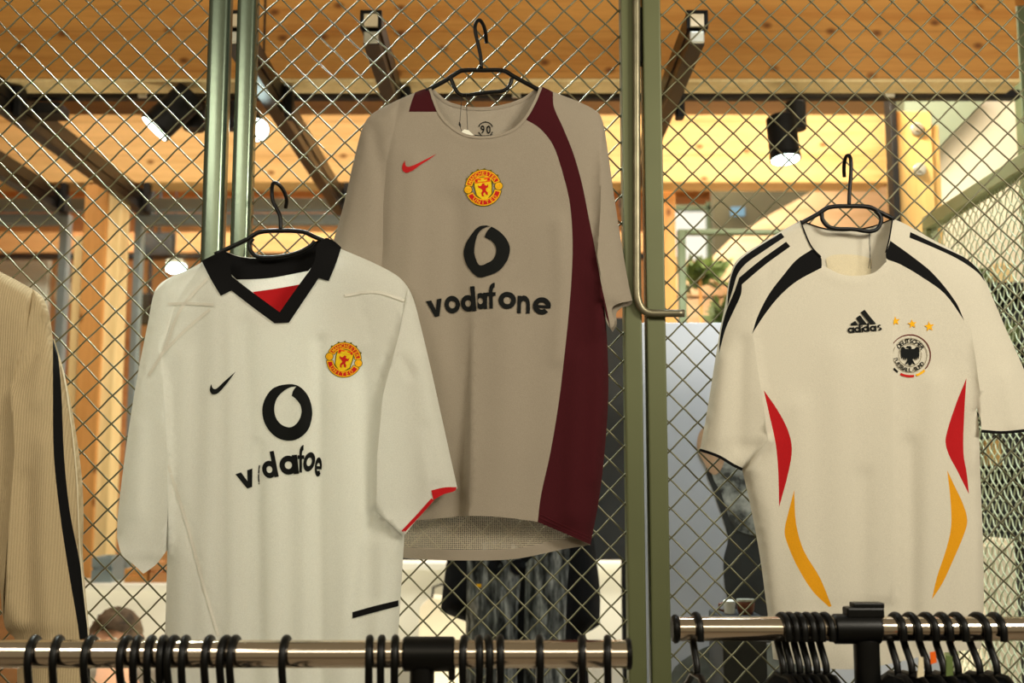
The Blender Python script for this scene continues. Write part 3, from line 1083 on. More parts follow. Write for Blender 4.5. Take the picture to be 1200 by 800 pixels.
# =================================================================== cream shirt with black shoulder stripes
def cream_shirt():
    Y0, T = 2.52, 0.034
    neck = [(1046, 256, 1), (1042, 280), (1038, 296), (1039, 306, 1), (1025, 319), (1005, 323), (985, 321), (963, 310, 1), (962, 301), (951, 289), (943, 272), (938, 258, 1)]
    left = [(938, 258, 1), (920, 268), (895, 283), (872, 297), (861, 308), (855, 325), (850, 355), (844, 385), (836, 435), (828, 485), (820, 528, 1)]
    cuffl = [(820, 528, 1), (833, 532), (845, 537), (858, 545), (870, 551, 1)]
    bodyl = [(870, 551, 1), (881, 600), (891, 655), (897, 700), (903, 745), (906, 772, 1)]
    hem = [(906, 772, 1), (950, 781), (1000, 784), (1040, 778), (1095, 766), (1150, 760, 1)]
    bodyr = [(1150, 760, 1), (1153, 700), (1152, 640), (1149, 560), (1147, 500), (1144, 478, 1)]
    arm = [(1144, 478, 1), (1149, 490), (1150, 506, 1)]
    cuffr = [(1150, 506, 1), (1178, 508), (1226, 502, 1)]
    right = [(1226, 502, 1), (1215, 470), (1198, 428), (1180, 388), (1163, 348), (1153, 325), (1140, 309), (1120, 295), (1090, 279), (1062, 263), (1046, 256, 1)]
    outl = cr(neck[:-1] + left[:-1] + cuffl[:-1] + bodyl[:-1] + hem[:-1] + bodyr[:-1] + arm[:-1] + cuffr[:-1] + right[:-1], 5)
    sidel, sider = cr(left, 6, False), cr(right, 6, False)
    bl, br = cr(bodyl, 6, False), cr(bodyr, 6, False)
    sl = [(882, 360), (884, 400), (889, 440), (896, 485), (900, 515)]
    sl2 = [(872, 552), (900, 516)]
    sr = [(1138, 380), (1143, 420), (1147, 450), (1149, 480), (1150, 512)]
    fold = [(1046, 330), (1046.6, 420), (1047, 560), (1046, 700)]

    def d(P):
        P = np.asarray(P, float)
        z = profile(P, [sidel, sider], T, 44)
        z = np.minimum(z, profile(P, [bl, br], T, 26) + np.clip((560 - P[:, 1]) / 100, 0, 1) * T * 1.3)
        z += stepf(P, sl, 0.009, 34, 2.5, -1, 100)
        z += stepf(P, sr, 0.008, 30, 2.5, 1, 80)
        z += stepf(P, fold, 0.0055, 48, 2.0, -1, 120) * np.where(P[:, 1] < 720, 1, 0)
        z += ridge(P, [(900, 517), (884, 536), (871, 552)], .006, 8)
        for ln, a, w in (([(935, 480), (938, 600), (940, 760)], .0035, 16), ([(985, 420), (985, 600), (982, 760)], .003, 20), ([(1012, 560), (1010, 760)], -.003, 12),
                         ([(1066, 520), (1068, 640), (1066, 760)], -.004, 9), ([(1095, 450), (1092, 600), (1090, 760)], .0035, 14), ([(848, 420), (842, 520)], .003, 9),
                         ([(870, 400), (866, 520)], -.003, 7), ([(1180, 440), (1188, 500)], .003, 8), ([(893, 600), (899, 720)], -.002, 3), ([(1128, 480), (1134, 600), (1134, 740)], -.0025, 7),
                         ([(963, 318), (985, 329), (1005, 331), (1025, 328), (1040, 314)], .0014, 4)):
            z += ridge(P, ln, a, w)
        z += 0.0010 * np.sin(P[:, 0] / 10.0 + np.sin(P[:, 1] / 100)) * np.clip((P[:, 1] - 330) / 300, 0, 1)
        return z

    def db(P):
        P = np.asarray(P, float)
        return -profile(P, [sidel, sider, bl, br], 0.016, 26) - 0.001

    root = thing('football_shirt', tuple(at(992, 280, Y0)), 'cream-white football shirt with black shoulder stripes and red and amber side flashes', 'shirt')
    cut = []

    def area(name, mt, lb, pts, n=4):
        cut.append((cr(pts, n), name, M[mt], lb))
    area('shoulder_flash', 'f_black', 'black curved flash from collar to sleeve', sc([(455, 75, 1), (480, 98), (490, 112), (488, 140, 1), (400, 188), (340, 240), (290, 302), (244, 372, 1), (262, 315), (302, 235), (355, 165), (400, 112)], 3, 800, 267))
    area('shoulder_flash', 'f_black', 'black curved flash from collar to sleeve', sc([(730, 45, 1), (800, 95), (880, 160), (960, 260), (990, 326, 1), (922, 232), (840, 172), (765, 128), (722, 112, 1), (712, 100), (720, 75)], 3, 800, 267))
    area('shoulder_stripe', 'f_black', None, sc([(565, 330, 1), (578, 348, 1), (490, 407), (426, 452), (392, 494), (370, 562), (350, 626, 1), (353, 570), (365, 505), (387, 455), (430, 415)], 3.417, 750, 176))
    area('shoulder_stripe', 'f_black', None, sc([(585, 366, 1), (602, 385, 1), (505, 455), (408, 537, 1), (404, 578), (373, 647), (342, 717), (316, 815, 1), (323, 735), (343, 650), (378, 565), (397, 510, 1), (482, 440)], 3.417, 750, 176))
    area('shoulder_stripe', 'f_black', None, sc([(800, 14, 1), (797, 34, 1), (880, 68), (965, 108), (1035, 155), (1064, 190, 1), (1046, 150), (1005, 112), (910, 66)], 3, 800, 267))
    area('side_flash', 'f_red', 'red side flash', [(895, 457, 1), (911, 480), (923, 503), (928, 525), (924, 553), (913, 594, 1), (912, 553), (909, 520), (903, 492)])
    area('side_flash', 'f_red', 'red side flash', [(1132.5, 443, 1), (1120, 474), (1110, 505), (1108, 518), (1112, 533), (1121, 550), (1135.5, 579, 1), (1133, 555), (1129, 530), (1130, 485)])
    area('side_flash', 'f_yellow', 'amber side flash', [(930.7, 574, 1), (925, 596), (919.5, 620), (921, 632), (933, 661), (952, 692), (971.5, 711, 1), (974.5, 710, 1), (961, 677), (942, 645), (933, 614)])
    area('side_flash', 'f_yellow', 'amber side flash', [(1110, 551, 1), (1119, 570), (1128, 589), (1133.5, 609), (1130, 625), (1117, 656), (1104, 684), (1092, 702, 1), (1098, 676), (1108, 646), (1114.5, 618), (1114, 588)])
    slp = np.array([(905, 265), (898, 345), (881.5, 392), (884, 405), (889, 440), (896, 485), (900, 516), (870, 552), (800, 540), (840, 320), (865, 290)], float)
    srp = np.array([(1085, 265), (1092, 318), (1120, 353), (1131, 378), (1138, 385), (1144, 425), (1148, 455), (1150, 480), (1149, 515), (1240, 515), (1180, 340), (1130, 280)], float)
    cut += [(slp, 'sleeve', M['f_german'], None), (srp, 'sleeve', M['f_german'], None)]
    panels(outl, d, Y0, 6.5, cut, ('front_panel', M['f_german']), root, par(sl) + par(sr) + par(fold, 1.4))
    bneck = [(1046, 256, 1), (1020, 266), (990, 270), (965, 267), (938, 258, 1)]
    outb = cr(bneck[:-1] + left[:-1] + cuffl[:-1] + bodyl[:-1] + hem[:-1] + bodyr[:-1] + arm[:-1] + cuffr[:-1] + right[:-1], 5)
    panels(outb, db, Y0, 12, [], ('back_panel', M['f_german']), root)
    lab = cr([(968, 303, 1), (975, 299), (992, 298), (1012, 300), (1022, 304, 1), (1020, 322, 1), (990, 326), (970, 320, 1)], 4)
    decal('neck_label', fillp(lab, 6), db, Y0, .0012, M['f_seam'], root, 'pale woven label inside the neck')
    for k, ln in enumerate(([(938, 258), (943, 272), (951, 289), (962, 301)], [(1046, 256), (1042, 280), (1038, 296)])):
        decal('neck_piping', strip(ln, 1.8), d, Y0, .0015, M['f_black'], root, 'thin black piping at the neck')
    decal('neck_piping', strip([(939, 259), (965, 267.5), (990, 270), (1020, 266), (1045, 257)], 1.6), db, Y0, .001, M['f_black'], root, 'thin black piping at the neck')
    decal('cuff_trim', strip([(820, 527), (833, 531), (845, 536), (858, 544), (870, 550)], 3.4), d, Y0, .0012, M['f_black'], root, 'black cuff edge')
    decal('cuff_trim', strip([(1150, 505), (1178, 506.5), (1225, 501)], 3.4), d, Y0, .0012, M['f_black'], root, 'black cuff edge')
    # maker's mark: three rising bars over a word
    k, ox, oy = 8.0, 980, 350
    tri = [fillp(sc([(228, 128), (265, 102), (374, 236), (318, 240)], k, ox, oy), 4), fillp(sc([(184, 180), (222, 153), (290, 240), (226, 246)], k, ox, oy), 4),
           fillp(sc([(134, 234), (178, 206), (208, 246), (140, 252)], k, ox, oy), 4)]
    w = [('a', 997.3, 390, 7.6, 6.6, 3), ('d', 1005, 389.4, 7.6, 6.6, 3), ('i', 1012.3, 389.2, 5.2, 5.4, 3), ('d', 1014.8, 388.6, 7.6, 6.6, 3), ('a', 1023.3, 388, 7.6, 6.6, 3), ('s', 1032, 387, 9.2, 6.8, 5)]
    decal('printed_bars', merge(tri), d, Y0, .0016, M['p_black'], root, 'three rising black bars printed on the chest')
    decal('printed_lettering', lettering(w), d, Y0, .0016, M['p_black'], root, 'small black lower-case word under the three bars')
    # national badge, its left edge lost in the fold
    X0 = 1047.2
    cx, cy, s = 1066.5, 416, 24.5
    cr_ = decal('embroidered_badge', place([ring(0, 0, 1.0, .955, -42, 205, 80)], cx, cy, s), d, Y0, .0009, M['p_maroon'], root, 'round embroidered eagle badge', X0)
    decal('badge_ring', place([ring(0, 0, .83, .80, 0, 360, 60), ring(0, 0, .55, .525, 0, 360, 50)], cx, cy, s), d, Y0, .0009, M['p_grey'], cr_, None, X0)
    tx = arc_text('DEUTSCHER', .685, .30, 140, 32) + arc_text('FUSSBALL-BUND', .70, .27, 196, 324, True)
    decal('badge_lettering', place(tx, cx, cy, s), d, Y0, .0010, M['p_black'], cr_, None, X0)
    half = [(0, .44), (.06, .40), (.08, .30), (.2, .30), (.3, .40), (.42, .38), (.45, .20), (.44, -.02), (.40, -.2), (.34, -.06), (.33, -.26), (.26, -.1), (.24, -.28), (.17, -.12), (.13, -.22),
            (.2, -.36), (.26, -.46), (.14, -.42), (.09, -.34), (.08, -.44), (.0, -.52)]
    eag = half + [(-x, y) for x, y in half[-2:0:-1]]
    decal('badge_eagle', place([fillp(eag, .12), fillp([(0, .44), (-.14, .43), (-.20, .36), (-.08, .34), (0, .33)], .1)], cx, cy, s), d, Y0, .0010, M['p_black'], cr_, None, X0)
    for a0, a1, mt in ((218, 234, 'p_black'), (243, 281, 'p_red'), (287, 314, 'p_yellow')):
        decal('badge_dash', place([ring(0, 0, 1.06, .95, a0, a1, 90)], cx, cy, s), d, Y0, .0010, M[mt], cr_, None, X0)
    for sx_, sy_, r_ in ((1049.5, 376, 5.6), (1069, 379.5, 5.6), (1089, 382.5, 6.2)):
        st = [(math.cos(PI / 2 + PI * j / 5) * (1 if j % 2 == 0 else .42), math.sin(PI / 2 + PI * j / 5) * (1 if j % 2 == 0 else .42)) for j in range(10)]
        decal('embroidered_star', place([fillp(st, .5)], sx_, sy_, r_, 6), d, Y0, .0009, M['p_yellow'], root, 'small amber star above the badge', X0)
    return root


cream_shirt()
shirt_hanger(2.518, [(989.5, 207), (989, 197), (990.5, 186), (994, 182), (997, 187), (997, 205), (995.5, 225), (995, 242)],
             [(935, 263.5), (945, 258), (958, 251), (971, 243), (995, 241.5), (1018, 242.5), (1030, 248), (1040, 253), (1048, 257)],
             [(963, 249), (964, 258), (970, 265), (980, 268), (1000, 268.5), (1017, 271), (1027, 269), (1032, 261), (1032, 254), (1026, 247)],
             'dark plastic hanger inside the cream-white striped shirt, hooked on the wire mesh')
tg = thing('tag_thread', tuple(at(1019, 271, 2.512)), 'thin dark loop of tag thread hanging in the cream-white shirt neck', 'thread')
tube('thread_loop', [at(1018.6, 271, 2.513), at(1018.4, 285, 2.51), at(1020, 300, 2.51), at(1017.8, 314, 2.508), at(1021, 314.5, 2.508), at(1019.4, 300, 2.51), at(1020, 285, 2.51), at(1019, 271, 2.513)], .0006, M['channel'], tg, 5)


# =================================================================== beige knit jacket at the left edge
def beige_jacket():
    Y0, T = 2.47, 0.045
    sho = [(-175, 255, 1), (-110, 268), (-50, 290), (0, 318), (28, 333), (47, 345), (54, 356), (59, 375), (62, 397, 1)]
    outer = [(62, 397, 1), (76, 440), (88, 500), (96, 560), (98, 610), (97, 645), (100, 690), (104, 735), (106, 790), (108, 860), (108, 900, 1)]
    inner = [(108, 900, 1), (60, 905), (22, 900, 1), (20, 800), (18, 750), (6, 735), (0, 690), (-10, 600, 1)]
    body = [(-10, 600, 1), (-14, 700), (-18, 800), (-20, 930, 1), (-160, 945), (-300, 930, 1), (-300, 600), (-290, 420, 1), (-320, 600), (-370, 880, 1), (-440, 870, 1), (-420, 700), (-395, 480), (-380, 360), (-340, 315),
            (-260, 270), (-235, 262, 1), (-205, 285)]
    outl = cr(sho[:-1] + outer[:-1] + inner[:-1] + body, 5)
    so = cr(sho + outer[1:], 6, False)
    inn = cr(inner[2:], 6, False)
    sl = [(13, 440), (15, 520), (8, 620), (0, 720)]
    sl = [(25, 400), (14, 450), (17, 530), (10, 620), (4, 735)]

    def d(P):
        P = np.asarray(P, float)
        z = profile(P, [so], T, 46)
        z = np.minimum(z, profile(P, [inn], T, 30) + np.clip((740 - P[:, 1]) / 100, 0, 1) * T * 1.3)
        z += stepf(P, sl, 0.016, 50, 4, 1, 80)
        z += ridge(P, [(50, 380), (38, 420), (15, 450)], -.007, 8)
        z += ridge(P, [(44, 350), (49, 370), (50, 420), (44, 470)], .005, 8)
        z += ridge(P, [(52, 520), (50, 650), (58, 760)], .006, 12)
        z += ridge(P, [(30, 560), (32, 700), (36, 800)], -.004, 8)
        z += ridge(P, [(5, 330), (35, 345), (48, 380)], -.0015, 2)
        return z

    def db(P):
        P = np.asarray(P, float)
        return -profile(P, [so, inn], 0.03, 30) - 0.001

    root = thing('sports_jacket', tuple(at(-205, 300, Y0)), 'beige ribbed track top with black sleeve stripe, cut by the left edge', 'jacket')
    stripe = cr([(62, 396, 1), (66, 402), (72, 460), (75, 533), (82, 600), (95, 667), (103, 746), (106, 800), (108, 900, 1), (98, 905, 1), (96, 800), (93, 746), (80, 667), (70, 600), (63, 533), (62, 460)], 4)
    panels(outl, d, Y0, 8, [(stripe, 'sleeve_stripe', M['f_black'], 'black stripe down the sleeve'),
                            (np.array([(40, 330), (30, 395), (14, 450), (17, 530), (10, 620), (4, 735), (0, 960), (140, 960), (110, 500), (70, 350)], float), 'sleeve', M['f_beige'], None)],
           ('body', M['f_beige']), root, par(sl))
    panels(outl, db, Y0, 20, [], ('back_panel', M['f_beige']), root)
    decal('sleeve_piping', strip([(63, 397), (75, 440), (84, 500), (90, 560), (92, 610), (94, 650), (99, 700), (103, 735)], 1.6), d, Y0, .001, M['f_seam'], root, 'pale piping beside the stripe')
    decal('neckband', strip([(-236, 262), (-205, 288), (-174, 256)], 12), d, Y0, .002, M['f_black'], root)
    return root


beige_jacket()
shirt_hanger(2.469, [(-212, 176), (-213, 166), (-206, 160), (-199, 168), (-203, 185), (-205, 205), (-205, 232)],
             [(-290, 276), (-240, 254), (-205, 234), (-170, 252), (-120, 274)], [(-240, 256), (-225, 262), (-205, 263), (-185, 262), (-170, 254)],
             'black plastic hanger of the beige ribbed track top')


# =================================================================== room shell
struct(box('floor', (-4.3, -2.6, -0.1), (3.7, 9.1, 0), M['floor'], bev=0))
struct(box('ceiling', (-4.3, 3.95, 4.0), (3.7, 9.1, 4.1), M['timber_o'], bev=0))
struct(box('wall_back', (-4.3, 9.0, 0), (3.7, 9.1, 4.0), M['wallwood'], bev=0))
struct(box('wall_left', (-4.3, 3.0, 0), (-4.2, 9.0, 4.0), M['wallwood'], bev=0))
struct(box('wall_right', (3.6, 3.0, 0), (3.7, 9.0, 4.0), M['cream'], bev=0))


def prism(name, pts, Y, depth, mat, parent=None, label=None):
    n = len(pts)
    A = [tuple(p) for p in atv(pts, [Y] * n)]
    V = A + [(x, y + depth, z) for x, y, z in A]
    Fc = [tuple(range(n)), tuple(range(2 * n - 1, n - 1, -1))] + [(i, i + n, (i + 1) % n + n, (i + 1) % n) for i in range(n)]
    me = pyd(V, Fc)
    bm = bmesh.new()
    bm.from_mesh(me)
    bmesh.ops.recalc_face_normals(bm, faces=bm.faces)
    bm.to_mesh(me)
    bm.free()
    return link(name, me, mat, parent, label)


# =================================================================== wire mesh partition
YF = 2.56


def weave(origin, ux, uz, un, W, H, pitch, r, amp, seg=5, phase=(0, 0)):
    """two families of diagonal crimped wires filling a W x H field"""
    V, Fc = [], []
    o, ux, uz, un = Vector(origin), Vector(ux), Vector(uz), Vector(un)
    q = pitch * math.sqrt(2)      # spacing of the wires measured along the width
    for fam in (1, -1):
        k = -int(H / q) - 2
        while k * q < W + H + q:
            # wire: x = c + fam * z
            c = k * q + (phase[0] if fam == 1 else phase[1])
            if fam == 1:
                z0, z1 = max(0, -c), min(H, W - c)
            else:
                z0, z1 = max(0, c - W), min(H, c)
            if z1 - z0 > 0.01:
                n = max(2, int((z1 - z0) / q * 8))
                pts = []
                for i in range(n + 1):
                    z = z0 + (z1 - z0) * i / n
                    x = c + fam * z
                    # crossings of the other family fall at every half spacing in z
                    ph = PI * ((x + fam * z) - (phase[1] if fam == 1 else phase[0])) / q
                    s = math.cos(ph) * (1 if k % 2 else -1)
                    lat = 0.00025 * math.sin(ph * 2)
                    pts.append(o + ux * (x + lat) + uz * (z - fam * lat) + un * (fam * s * amp))
                tube_geo(pts, r, seg, V, Fc, False)
            k += 1
    return pyd(V, Fc)


def fence_field(x0, x1, parent, mat, xing):
    """mesh between two uprights; xing = a measured crossing of the wires"""
    z0, z1 = 0.12, 3.16
    c = at(xing[0], xing[1], YF)
    pitch = 33.2 / 520 / math.sqrt(2) * (YF * 520 / F_PX) * 1.0
    q = pitch * math.sqrt(2)
    cx, cz = c.x - x0, c.z - z0
    me = weave((x0, YF, z0), (1, 0, 0), (0, 0, 1), (0, 1, 0), x1 - x0, z1 - z0, pitch, 0.0021, 0.0016, 5, ((cx - cz) % q, (cx + cz) % q))
    o = link('wire_mesh', me, mat, parent, None, True)
    o['kind'] = 'stuff'
    return o


def xof(px, py):
    return at(px, py, 2.53).x


def stile(x0, x1, mat, parent, bev=0.006, name='frame_post', y0=2.53, y1=2.585):
    if bev > 0.012:
        n, V = 28, []
        for z in (0.0, 3.25):
            for k in range(n):
                a = 2 * PI * k / n
                c_, s_ = math.cos(a), math.sin(a)
                V.append(((x0 + x1) / 2 + (x1 - x0) / 2 * math.copysign(abs(c_) ** .6, c_), (y0 + y1) / 2 + (y1 - y0) / 2 * math.copysign(abs(s_) ** .6, s_), z))
        Fc = [(k, (k + 1) % n, n + (k + 1) % n, n + k) for k in range(n)] + [tuple(range(n))[::-1], tuple(range(n, 2 * n))]
        o = link(name, pyd(V, Fc), mat, parent, None, True)
        o.data.set_sharp_from_angle(angle=math.radians(50))
        return o
    return box(name, (x0, y0, 0.0), (x1, y1, 3.25), mat, parent, bev)


a0, a1 = xof(233.6, 267), xof(260, 267)
b0, b1 = xof(268, 267), xof(292.2, 267)
c0, c1 = xof(736, 700), xof(757, 700)
d0, d1 = xof(763, 700), xof(785.7, 700)

pn = thing('wire_fence', ((a0 - 1.4) / 1, YF, 0), 'fixed wire mesh panel left of the twin posts, behind the beige track top', 'fence')
stile(a0, a1, M['steel_post'], pn, 0.014)
stile(a0 - 1.95, a0 - 1.90, M['steel_post'], pn, 0.012)
box('frame_rail', (a0 - 1.95, 2.535, 3.16), (a0 + 0.001, 2.58, 3.2), M['post'], pn)
box('frame_rail', (a0 - 1.95, 2.535, 0.08), (a0 + 0.001, 2.58, 0.12), M['post'], pn)
fence_field(a0 - 1.9, a0 + 0.002, pn, M['wire'], (36, 96))

pn = thing('wire_gate', ((b0 + c1) / 2, YF, 0), 'wire mesh gate between the twin posts and the bent latch rod', 'fence')
stile(b0, b1, M['steel_post'], pn, 0.014)
stile(c0, c1, M['post'], pn, 0.004)
box('frame_rail', (b1, 2.535, 3.16), (c0, 2.58, 3.2), M['post'], pn)
box('frame_rail', (b1, 2.535, 0.08), (c0, 2.58, 0.12), M['post'], pn)
fence_field(b1 - 0.002, c0 + 0.002, pn, M['wire'], (312, 13))
la, lb = at(748.5, 71, 2.535), at(755, 6, 2.535)
box('lock_plate', (la.x, 2.545, la.z), (lb.x + 0.002, 2.575, lb.z), M['black_flat'], pn, 0.002, 'black lock plate')

pn = thing('wire_fence', ((d0 + 1.6), YF, 0), 'fixed wire mesh panel right of the latch rod, behind the cream-white shirt', 'fence')
stile(d0, d1, M['post'], pn, 0.004)
e0 = xof(1205, 60)
fx1 = e0 + 0.06
stile(fx1, fx1 + 0.045, M['post'], pn, 0.004)
box('frame_rail', (d1, 2.535, 3.16), (fx1, 2.58, 3.2), M['post'], pn)
box('frame_rail', (d1, 2.535, 0.08), (fx1, 2.58, 0.12), M['post'], pn)
fence_field(d1 - 0.002, fx1 + 0.002, pn, M['wire'], (811, 172))

# bent latch rod
YR = 2.518
rod = [(745.2, -120), (745.6, 0), (745.8, 100), (746, 200), (746.2, 300), (746.4, 336), (747.5, 350), (752, 361), (760, 366.3), (775, 367), (802, 367)]
L = cr([(x, y) if 3 < i < 9 else (x, y, 1) for i, (x, y) in enumerate(rod)], 4, False)
tag(tube('latch_rod', [tuple(p) for p in atv(L, [YR] * len(L))], 0.0088, M['rod'], None, 16), 'bent steel latch rod running down the gate post and turning right', 'latch')

# perforated side screen running away from the camera on the right
XS = 1.35
YA, YB = 2.66, 3.62
zt = at(1097, 262, YB).z
sp = thing('side_screen', (XS, (YA + YB) / 2, 0), 'green framed mesh screen running away at the right edge', 'fence')
box('top_rail', (XS - 0.012, YA, zt - 0.02), (XS + 0.03, YB + 0.02, zt + 0.025), M['rail_green'], sp)
box('frame_post', (XS - 0.012, YB - 0.012, 0), (XS + 0.03, YB + 0.03, zt - 0.02), M['rail_green'], sp)
box('frame_post', (XS - 0.012, YA, 0), (XS + 0.03, YA + 0.035, zt - 0.02), M['rail_green'], sp)
box('bottom_rail', (XS - 0.012, YA + 0.035, 0.04), (XS + 0.03, YB - 0.012, 0.08), M['rail_green'], sp)
o = link('wire_mesh', weave((XS + 0.008, YA + 0.034, 0.08), (0, 1, 0), (0, 0, 1), (1, 0, 0), YB - YA - 0.045, zt - 0.1, 0.0295, 0.0021, 0.0019, 5), M['mesh_green'], sp, None, True)
o['kind'] = 'stuff'

# =================================================================== garment racks
def rack(px0, px1, cy, Y, r, joint, jr, post, label, extra_post):
    a, b = at(px0, cy, Y), at(px1, cy, Y)
    z = at((px0 + px1) / 2, cy, Y).z
    t = thing('garment_rack', ((a.x + b.x) / 2, Y, 0), label, 'rack')
    cyl('rail', (a.x, Y, z), (b.x, Y, z), r, M['chrome'], t, 40, 'chrome rail')
    ja, jb = at(joint[0], cy, Y).x, at(joint[1], cy, Y).x
    cyl('joint_sleeve', (ja, Y, z), (jb, Y, z), jr, M['black'], t, 32, 'black plastic joint sleeve', bev=0.003)
    pa, pb = at(post[0], cy + 40, Y).x, at(post[1], cy + 40, Y).x
    pr = (pb - pa) / 2
    pc = (pa + pb) / 2
    cyl('joint_socket', (pc, Y, z - jr * 0.7), (pc, Y, z - 0.13), pr, M['black'], t, 28, bev=0.002)
    for x in (pc, extra_post):
        cyl('upright', (x, Y, z - 0.13 if x == pc else z - r * 0.5), (x, Y, 0.05), pr * 0.82, M['chrome'], t, 24)
        box('foot', (x - 0.03, Y - 0.22, 0), (x + 0.03, Y + 0.22, 0.05), M['black'], t, 0.01)
    return t, z


rk1, zr1 = rack(-420, 735, 766, 2.0, 0.0235, (472.5, 533), 0.0292, (480, 509), 'left chrome garment rack with a black T joint, below the white shirt', at(-360, 766, 2.0).x)
ex = at(735.5, 766, 2.0).x
cyl('end_cap', (ex - 0.003, 2.0, zr1), (ex + 0.006, 2.0, zr1), 0.0265, M['black'], rk1, 28, bev=0.002)
ja = at(532, 750, 2.0)
box('joint_tab', (at(526, 766, 2.0).x, 1.985, zr1 - 0.042), (at(533.5, 766, 2.0).x, 2.01, zr1 - 0.02), M['black'], rk1, 0.002)
rk2, zr2 = rack(795, 1430, 736.5, 2.15, 0.0222, (976, 1031), 0.0275, (1001, 1031), 'right chrome garment rack with a black clamp joint, below the cream-white shirt', at(1400, 736, 2.15).x)
ex = at(795, 736, 2.15).x
cyl('end_cap', (ex - 0.012, 2.15, zr2), (ex + 0.001, 2.15, zr2), 0.0262, M['black'], rk2, 28, bev=0.004)
b0_, b1_ = at(990, 722, 2.15), at(1033, 708, 2.15)
box('clamp_block', (b0_.x, 2.132, zr2 + 0.02), (b1_.x, 2.168, b1_.z - 0.004), M['black'], rk2, 0.004)
box('clamp_lever', (at(998, 712, 2.15).x, 2.135, b1_.z - 0.006), (b1_.x + 0.001, 2.165, b1_.z + 0.004), M['black'], rk2, 0.002)


def hanger_proto(R, stem, w, base_label):
    root = thing('rail_hanger', (0, 0, 0), base_label, 'hanger', None)
    pts = [(0, 0, -R - stem), (0, 0, -R - stem * 0.62), (R * 0.35, 0, -R - stem * 0.36), (R * 0.95, 0, -R * 0.75), (R * 1.05, 0, -R * .2)]
    for a in range(0, 200, 18):
        t = math.radians(a)
        pts.append((R * 1.02 * math.cos(t), 0, R * 1.02 * math.sin(t)))
    pts += [(-R * 0.98, 0, -R * 0.55)]
    Q = [pts[0]]
    for i in range(1, len(pts)):
        p, q = Vector(pts[i - 1]), Vector(pts[i])
        Q += [p.lerp(q, .5), q]
    Q = [Vector(p) for p in Q]
    for _ in range(2):
        Q = [Q[0]] + [(Q[i - 1] + Q[i] * 2 + Q[i + 1]) / 4 for i in range(1, len(Q) - 1)] + [Q[-1]]
    hk = tube('hook', Q, 0.0068, M['black'], root, 10)
    z = -R - stem
    sh = [(-w, 0, z - .085), (-w * .7, 0, z - .055), (-w * .3, 0, z - .018), (-.03, 0, z), (.03, 0, z), (w * .3, 0, z - .018), (w * .7, 0, z - .055), (w, 0, z - .085)]
    tube('shoulder_bar', sh, 0.0065, M['black'], root, 10)
    tube('trouser_bar', [(-w * .8, 0, z - .068), (-w * .7, 0, z - .11), (w * .7, 0, z - .11), (w * .8, 0, z - .068)], 0.0045, M['black'], root, 8)
    return root


def place_copy(proto, loc, rz, label, group, first):
    r = proto if first else proto.copy()
    if not first:
        COL.objects.link(r)
        for ch in list(proto.children):
            c = ch.copy()
            COL.objects.link(c)
            c.parent = r
            for g in ch.children:
                e = g.copy()
                COL.objects.link(e)
                e.parent = c
    r.location = loc
    r.rotation_euler = (0, 0, rz)
    tag(r, label, r['category'], group)
    return r


ORD = ['', 'first', 'second', 'third', 'fourth', 'fifth', 'sixth', 'seventh', 'eighth', 'ninth', 'tenth', 'eleventh', 'twelfth', 'thirteenth', 'fourteenth', 'fifteenth', 'sixteenth']
p1 = hanger_proto(0.0300, 0.085, 0.20, '')
lefts = [(40, 4), (68, 6), (106, 0), (148, -2), (161, 5), (177, 5), (191, 6), (203, -3), (217, 5), (245, 0), (264, -3), (275, -2), (335, -1), (433, 5), (447, 4), (463, 4)]
first = True
for i, (px, j) in enumerate(lefts):
    n = len(lefts) - i
    x = at(px, 766, 2.0).x
    place_copy(p1, (x, 2.0, zr1 - 0.004), math.radians(-90 + j), 'black hanger on the left rail, %s to the left of the T joint' % ORD[n], 'hangers on the left rail', first)
    first = False
for i, (px, j) in enumerate([(544, -3), (561, 4), (572, 6), (586, 2), (632, 1), (682, -3), (712, -5)]):
    x = at(px, 766, 2.0).x
    place_copy(p1, (x, 2.0, zr1 - 0.004), math.radians(-90 + j), 'black hanger on the left rail, %s to the right of the T joint' % ORD[i + 1], 'hangers on the left rail', False)

p2 = hanger_proto(0.0285, 0.052, 0.20, '')
first = True
rights = [(816, 6, 'alone near the rail end'), (917, 10, 'sixth left'), (926, 11, 'fifth left'), (936, 9, 'fourth left'), (946, 11, 'third left'), (956, 9, 'second left'), (967, 12, 'first left')]
cloth = [(917, 'f_dark'), (926, 'f_dark'), (936, 'f_navy'), (946, 'f_dark'), (956, 'f_dark'), (967, 'f_navy'), (1050, 'f_dark'), (1067, 'f_dark'), (1086, 'f_dark'), (1104, 'f_dark'), (1121, 'f_navy'), (1146, 'f_dark'), (1166, 'f_navy')]
for px, j, w in rights:
    x = at(px, 736, 2.15).x
    place_copy(p2, (x, 2.15, zr2 - 0.004), math.radians(90 + j), 'black hanger on the right rail, %s' % (w if 'alone' in w else w + ' of the clamp joint'), 'hangers on the right rail', first)
    first = False
for i, px in enumerate((1050, 1067, 1086, 1104, 1121, 1146, 1166)):
    x = at(px, 736, 2.15).x
    place_copy(p2, (x, 2.15, zr2 - 0.004), math.radians(90 + 9 + (i % 3) * 3), 'black hanger on the right rail, %s to the right of the clamp joint' % ORD[i + 1], 'hangers on the right rail', False)


